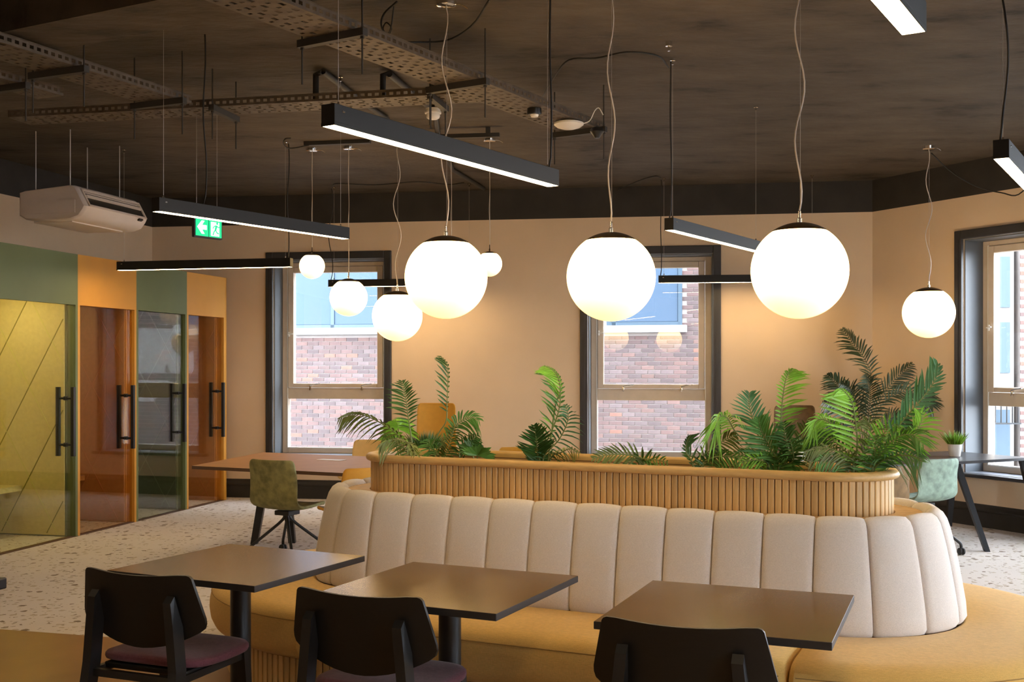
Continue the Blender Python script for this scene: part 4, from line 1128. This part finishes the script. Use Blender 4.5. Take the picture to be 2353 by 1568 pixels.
inplanter('palm with a frond arching out past the planter end towards the booths', 952, T0, [
    dict(px=[(949, 1037), (939, 966), (932, 915), (924, 876)], length=.115, leaf='leaf_dark', n=18, bare=.42, droop=.25, sides=(1.05, .75), ang=62),
    dict(px=[(950, 1040), (905, 992), (850, 960), (811, 952), (779, 962)], length=.13, leaf='leaf_olive', n=24, bare=.22, droop=.55, ang=50, dt=-.12, sides=(1, .55), twist=.5),
    dict(px=[(955, 1036), (925, 1014), (895, 1012), (872, 1026)], length=.10, leaf='leaf_olive', n=18, bare=.2, droop=.7, ang=60, dt=[-.05, -.2, -.32, -.38], twist=.6),
    dict(px=[(940, 1038), (936, 1020), (946, 1024), (956, 1046)], length=.07, leaf='leaf_olive', n=12, bare=.2, droop=.6, dt=[-.05, -.2, -.34, -.40], twist=.5),
    dict(px=[(935, 1040), (905, 1010), (880, 1005)], length=.08, leaf='leaf_mid', n=12, bare=.2, droop=.6)])
inplanter('bright fan-leaved plant at the planter end towards the booths', 925, T0+.08, [
    dict(kind='fan', px=((925, 1045), (915, 985)), radius=.15, n=14, spread=200, droop=.55, leaf='leaf_bright', wid=.03, dt=.05),
    dict(kind='fan', px=((925, 1045), (905, 1010)), radius=.11, n=12, spread=210, droop=.5, leaf='leaf_bright', wid=.026)])
inplanter('palm with one tall thin frond standing over the planter', 990, T0+.02, [
    dict(px=[(985, 1040), (1008, 996), (1025, 968), (1027, 930), (1029, 880), (1028, 840), (1012, 818)], length=.10, leaf='leaf_dark', n=15, bare=.50, droop=.15, sides=(1.0, .15), ang=48),
    dict(px=[(1000, 1045), (1036, 1000), (1052, 974), (1078, 960), (1101, 966)], length=.12, leaf='leaf_mid', n=22, bare=.2, droop=.6, twist=.35, dt=.05),
    dict(px=[(1005, 1045), (990, 1030), (985, 1010)], length=.10, leaf='leaf_mid', n=12, bare=.2, droop=.6),
    dict(px=[(1020, 1050), (1033, 1020), (1045, 980)], length=.10, leaf='leaf_olive', n=16, bare=.1, droop=.5)])
inplanter('low dark green fan palm in the planter', 1092, T0, [
    dict(kind='fan', px=((1100, 1050), (1098, 1046)), radius=.115, n=17, spread=175, droop=.1, leaf='leaf_mid', wid=.024, dt=-.1),
    dict(kind='fan', px=((1100, 1050), (1085, 1035)), radius=.10, n=12, spread=160, droop=.2, leaf='leaf_dark', wid=.022),
    dict(px=[(1055, 1046), (1076, 1018), (1098, 1000)], length=.09, leaf='leaf_dark', n=14, bare=.1, droop=.3)])
inplanter('palm with a bright-tipped upright frond at the middle of the planter', 1245, T0, [
    dict(px=[(1240, 1050), (1268, 990), (1286, 935), (1286, 885), (1272, 856), (1250, 842)], length=.13, leaf='leaf_mid', n=26, bare=.15, droop=.2, sides=(1.0, .25), ang=56),
    dict(px=[(1275, 940), (1287, 905), (1284, 870), (1270, 850), (1250, 840)], length=.125, leaf='leaf_bright', n=18, bare=.12, droop=.15, sides=(1.0, .1), ang=56, dt=-.02),
    dict(px=[(1236, 1055), (1233, 1020), (1228, 978)], length=.15, leaf='leaf_dark', n=22, bare=.02, droop=.05, ang=42, wid=.016, dt=-.16),
    dict(px=[(1250, 1050), (1285, 1010), (1305, 965), (1300, 930)], length=.11, leaf='leaf_blue', n=18, bare=.15, droop=.5, dt=-.05),
    dict(px=[(1268, 1050), (1290, 1040), (1310, 1032), (1333, 1042)], length=.07, leaf='leaf_olive', n=12, bare=.25, droop=.7, dt=-.18)])
inplanter('low spreading frond lying across the planter rim', 1470, T0, [
    dict(px=[(1478, 1058), (1440, 1046), (1400, 1046), (1362, 1054)], length=.10, leaf='leaf_olive', n=20, bare=.02, droop=.15, ang=50, dt=-.16),
    dict(px=[(1470, 1060), (1500, 1056), (1535, 1063)], length=.08, leaf='leaf_mid', n=12, bare=.1, droop=.2, dt=-.1)])
inplanter('small palm with one short upright frond in the planter', 1605, T0, [
    dict(px=[(1590, 1062), (1577, 1040), (1579, 1015), (1588, 1000)], length=.085, leaf='leaf_dark', n=14, bare=.12, droop=.1, sides=(.35, 1.1), ang=45),
    dict(px=[(1610, 1058), (1640, 1030), (1668, 1010), (1690, 1000)], length=.10, leaf='leaf_olive', n=18, bare=.1, droop=.4, twist=.3),
    dict(px=[(1620, 1060), (1650, 1050), (1690, 1052)], length=.09, leaf='leaf_dark', n=14, bare=.1, droop=.4),
    dict(px=[(1620, 1062), (1670, 1048), (1720, 1058)], length=.08, leaf='leaf_mid', n=14, bare=.1, droop=.4, dt=-.1)])
inplanter('palm with a drooping lime frond and a blue-green upright frond', 1745, T0, [
    dict(px=[(1774, 1074), (1730, 1032), (1690, 992), (1672, 962), (1655, 958), (1642, 985)], length=.14, leaf='leaf_bright', n=20, bare=.52, droop=.75, ang=60, dt=-.15, twist=.5),
    dict(px=[(1779, 1071), (1755, 1030), (1736, 983), (1722, 935), (1722, 903)], length=.135, leaf='leaf_blue', n=28, bare=.1, droop=.2, ang=52),
    dict(px=[(1790, 1072), (1770, 1030), (1750, 990), (1742, 960)], length=.14, leaf='leaf_mid', n=24, bare=.05, droop=.2, ang=46, dt=-.1, wid=.010),
    dict(px=[(1760, 1070), (1730, 1050), (1690, 1042)], length=.10, leaf='leaf_mid', n=16, bare=.05, droop=.4),
    dict(px=[(1765, 1072), (1745, 1058), (1700, 1062)], length=.09, leaf='leaf_bright', n=14, bare=.05, droop=.3, dt=-.1)])
inplanter('palm with a pale lime frond standing straight up', 1800, T0+.02, [
    dict(px=[(1799, 1060), (1797, 1010), (1795, 960), (1800, 905), (1808, 865), (1822, 848)], length=.115, leaf='leaf_bright', n=22, bare=.38, droop=.25, sides=(.4, 1.1), ang=62),
    dict(px=[(1800, 1075), (1812, 1040), (1804, 1000), (1800, 970)], length=.13, leaf='leaf_dark', n=20, bare=.02, droop=.3, ang=46, wid=.012, dt=-.14),
    dict(px=[(1802, 1072), (1830, 1030), (1850, 990), (1862, 975)], length=.12, leaf='leaf_olive', n=18, bare=.1, droop=.4),
    dict(px=[(1802, 1075), (1822, 1060), (1822, 1040), (1815, 1010)], length=.12, leaf='leaf_mid', n=16, bare=.1, droop=.5, dt=-.1)])
inplanter('palm with a glossy bright green frond curling inwards', 1955, T0, [
    dict(px=[(1964, 1065), (1970, 1020), (1966, 970), (1958, 925), (1944, 903), (1930, 893)], length=.17, leaf='leaf_bright', n=20, bare=.15, droop=.1, sides=(1.0, .12), ang=66, wid=.013, dt=-.1),
    dict(px=[(1960, 1050), (1935, 1000), (1905, 970), (1880, 965), (1868, 985)], length=.12, leaf='leaf_bright', n=18, bare=.35, droop=.7, twist=.4, dt=-.05),
    dict(px=[(1966, 1070), (1930, 1040), (1890, 1030), (1848, 1040)], length=.11, leaf='leaf_olive', n=24, bare=.05, droop=.6, twist=.4, dt=-.18),
    dict(px=[(1960, 1065), (1925, 1020), (1890, 1005), (1855, 1010)], length=.10, leaf='leaf_dark', n=20, bare=.1, droop=.5, twist=.4),
    dict(px=[(1972, 1065), (1995, 1020), (2000, 980), (1985, 965)], length=.11, leaf='leaf_olive', n=18, bare=.1, droop=.5),
    dict(px=[(1945, 1072), (1905, 1056), (1870, 1062)], length=.09, leaf='leaf_mid', n=16, bare=.05, droop=.5, dt=-.15)])
inplanter('palm leaning out over the planter end towards the window wall', 2000, T0+.02, [
    dict(px=[(2008, 1074), (2035, 1030), (2065, 1004), (2098, 1000), (2122, 1022)], length=.16, leaf='leaf_mid', n=28, bare=.08, droop=.55, ang=50, dt=-.15, sides=(1.1, .8)),
    dict(px=[(2010, 1060), (2050, 1000), (2085, 955), (2120, 915), (2148, 875), (2156, 838)], length=.14, leaf='leaf_blue', n=20, bare=.32, droop=.1, ang=46, sides=(1.1, .5), wid=.012),
    dict(px=[(2010, 1060), (2055, 1025), (2098, 1000), (2118, 965), (2112, 945)], length=.11, leaf='leaf_bright', n=22, bare=.15, droop=.3, ang=52),
    dict(px=[(2005, 1065), (2020, 1020), (2040, 985), (2065, 975)], length=.13, leaf='leaf_bright', n=18, bare=.1, droop=.3),
    dict(px=[(2012, 1074), (2050, 1050), (2095, 1048), (2120, 1062)], length=.12, leaf='leaf_blue', n=22, bare=.05, droop=.6, dt=-.18),
    dict(px=[(1998, 1072), (2010, 1040), (2012, 1000)], length=.12, leaf='leaf_mid', n=18, bare=.05, droop=.3, dt=-.1)])
# tall floor palm in the corner
Yk = 11.45; b = W(1985, 1, Yk); b.z = .42
t = plant('tall dark palm in a floor pot in the far corner', (b.x, b.y, 0), [], name='floor_palm')
kf = [([(1986, 1045), (1988, 940), (2002, 870), (1985, 822), (1960, 790), (1936, 756)], .21, (1, .9)),
      ([(1984, 1045), (1965, 950), (1935, 895), (1900, 862)], .20, (1, 1)), ([(1984, 1045), (1960, 980), (1925, 935), (1890, 925)], .20, (1, 1)),
      ([(1988, 1045), (2010, 950), (2050, 880), (2095, 836)], .20, (1, 1)), ([(1988, 1045), (2020, 940), (2075, 900), (2125, 915), (2143, 935)], .20, (1, 1)),
      ([(1986, 1045), (1995, 960), (2000, 900), (1990, 860)], .21, (1, 1)), ([(1988, 1045), (2030, 975), (2060, 960), (2090, 990)], .19, (1, 1)),
      ([(1984, 1045), (1950, 1000), (1915, 985), (1885, 1000)], .19, (1, 1)), ([(1986, 1045), (1975, 960), (1960, 900), (1930, 880)], .20, (1, 1))]
for i, (pp, ln, sd) in enumerate(kf):
    b0_ = Vector((b.x, b.y, .40)); path = [Vector((0, 0, .40))]+[W(x, y, Yk-.12*j*((i % 3)-1))-Vector((b.x, b.y, 0)) for j, (x, y) in enumerate(pp)]
    frond(path, ln, None, n=24, droop=.30, sides=sd, ang=50, bare=.45, wid=.016, seed=300+i, twist=.2).build('frond', ['leaf_night', 'leaf_night'], t, fix=False)
MB().lathe([(0, 0), (.15, 0), (.165, .02), (.20, .40), (.205, .42), (.19, .42), (.185, .38), (0, .38)], 32).build('pot', 'shell_grey', t, smooth=40)
MB().lathe([(0, .375), (.184, .385)], 24).build('soil', 'soil', t)
# grasses in small pots on the desks
def grass(label, loc, r, h, pot_m, blades, bl, bw, m='grass_bright', seed=1):
    t = thing('potted_grass', label, 'plant', loc); rnd = random.Random(seed)
    MB().lathe([(0, 0), (r*.72, 0), (r*.75, .004), (r, h-.004), (r, h), (r*.93, h), (r*.90, h-.02), (0, h-.02)], 28).build('pot', pot_m, t, smooth=40)
    MB().lathe([(0, h-.019), (r*.9, h-.018)], 20).build('soil', 'soil', t)
    mb = MB()
    for k in range(blades):
        a = rnd.uniform(0, 2*PI); q = rnd.uniform(0, 1)**.6; x, y = math.cos(a)*q*r*.75, math.sin(a)*q*r*.75; L = bl*rnd.uniform(.65, 1.1); ln = q*rnd.uniform(.35, .75)
        d = Vector((math.cos(a)*ln, math.sin(a)*ln, 1)).normalized(); ac = d.cross(Vector((rnd.uniform(-1, 1), rnd.uniform(-1, 1), .1))).normalized()
        rows = []
        for u, w in ((0, 1), (.5, .8), (1, .05)):
            c = Vector((x, y, h-.018))+d*L*u+Vector((math.cos(a), math.sin(a), -.5))*L*.22*u*u*ln; rows.append([c-ac*bw*w, c+ac*bw*w])
        mb.grid(rows)
    o = mb.build('grass_blades', m, t, fix=False); o['kind'] = 'stuff'
g = G(2194, 1049, .74); grass('small bright green grass in a white pot on the black desk', (g.x, g.y, .74), .066, .115, 'white_pot', 240, .15, .0045)
grass('white pot of dark leaves on the black desk behind the planter palms', (2.50, 9.75, .74), .060, .11, 'white_pot', 160, .14, .006, 'leaf_mid', 3)
g = Vector((-.78, 10.08, .74)); grass('dark bushy grass in a low pot on the walnut desk', g, .13, .09, 'shell_grey', 420, .20, .005, 'leaf_dark', 5)
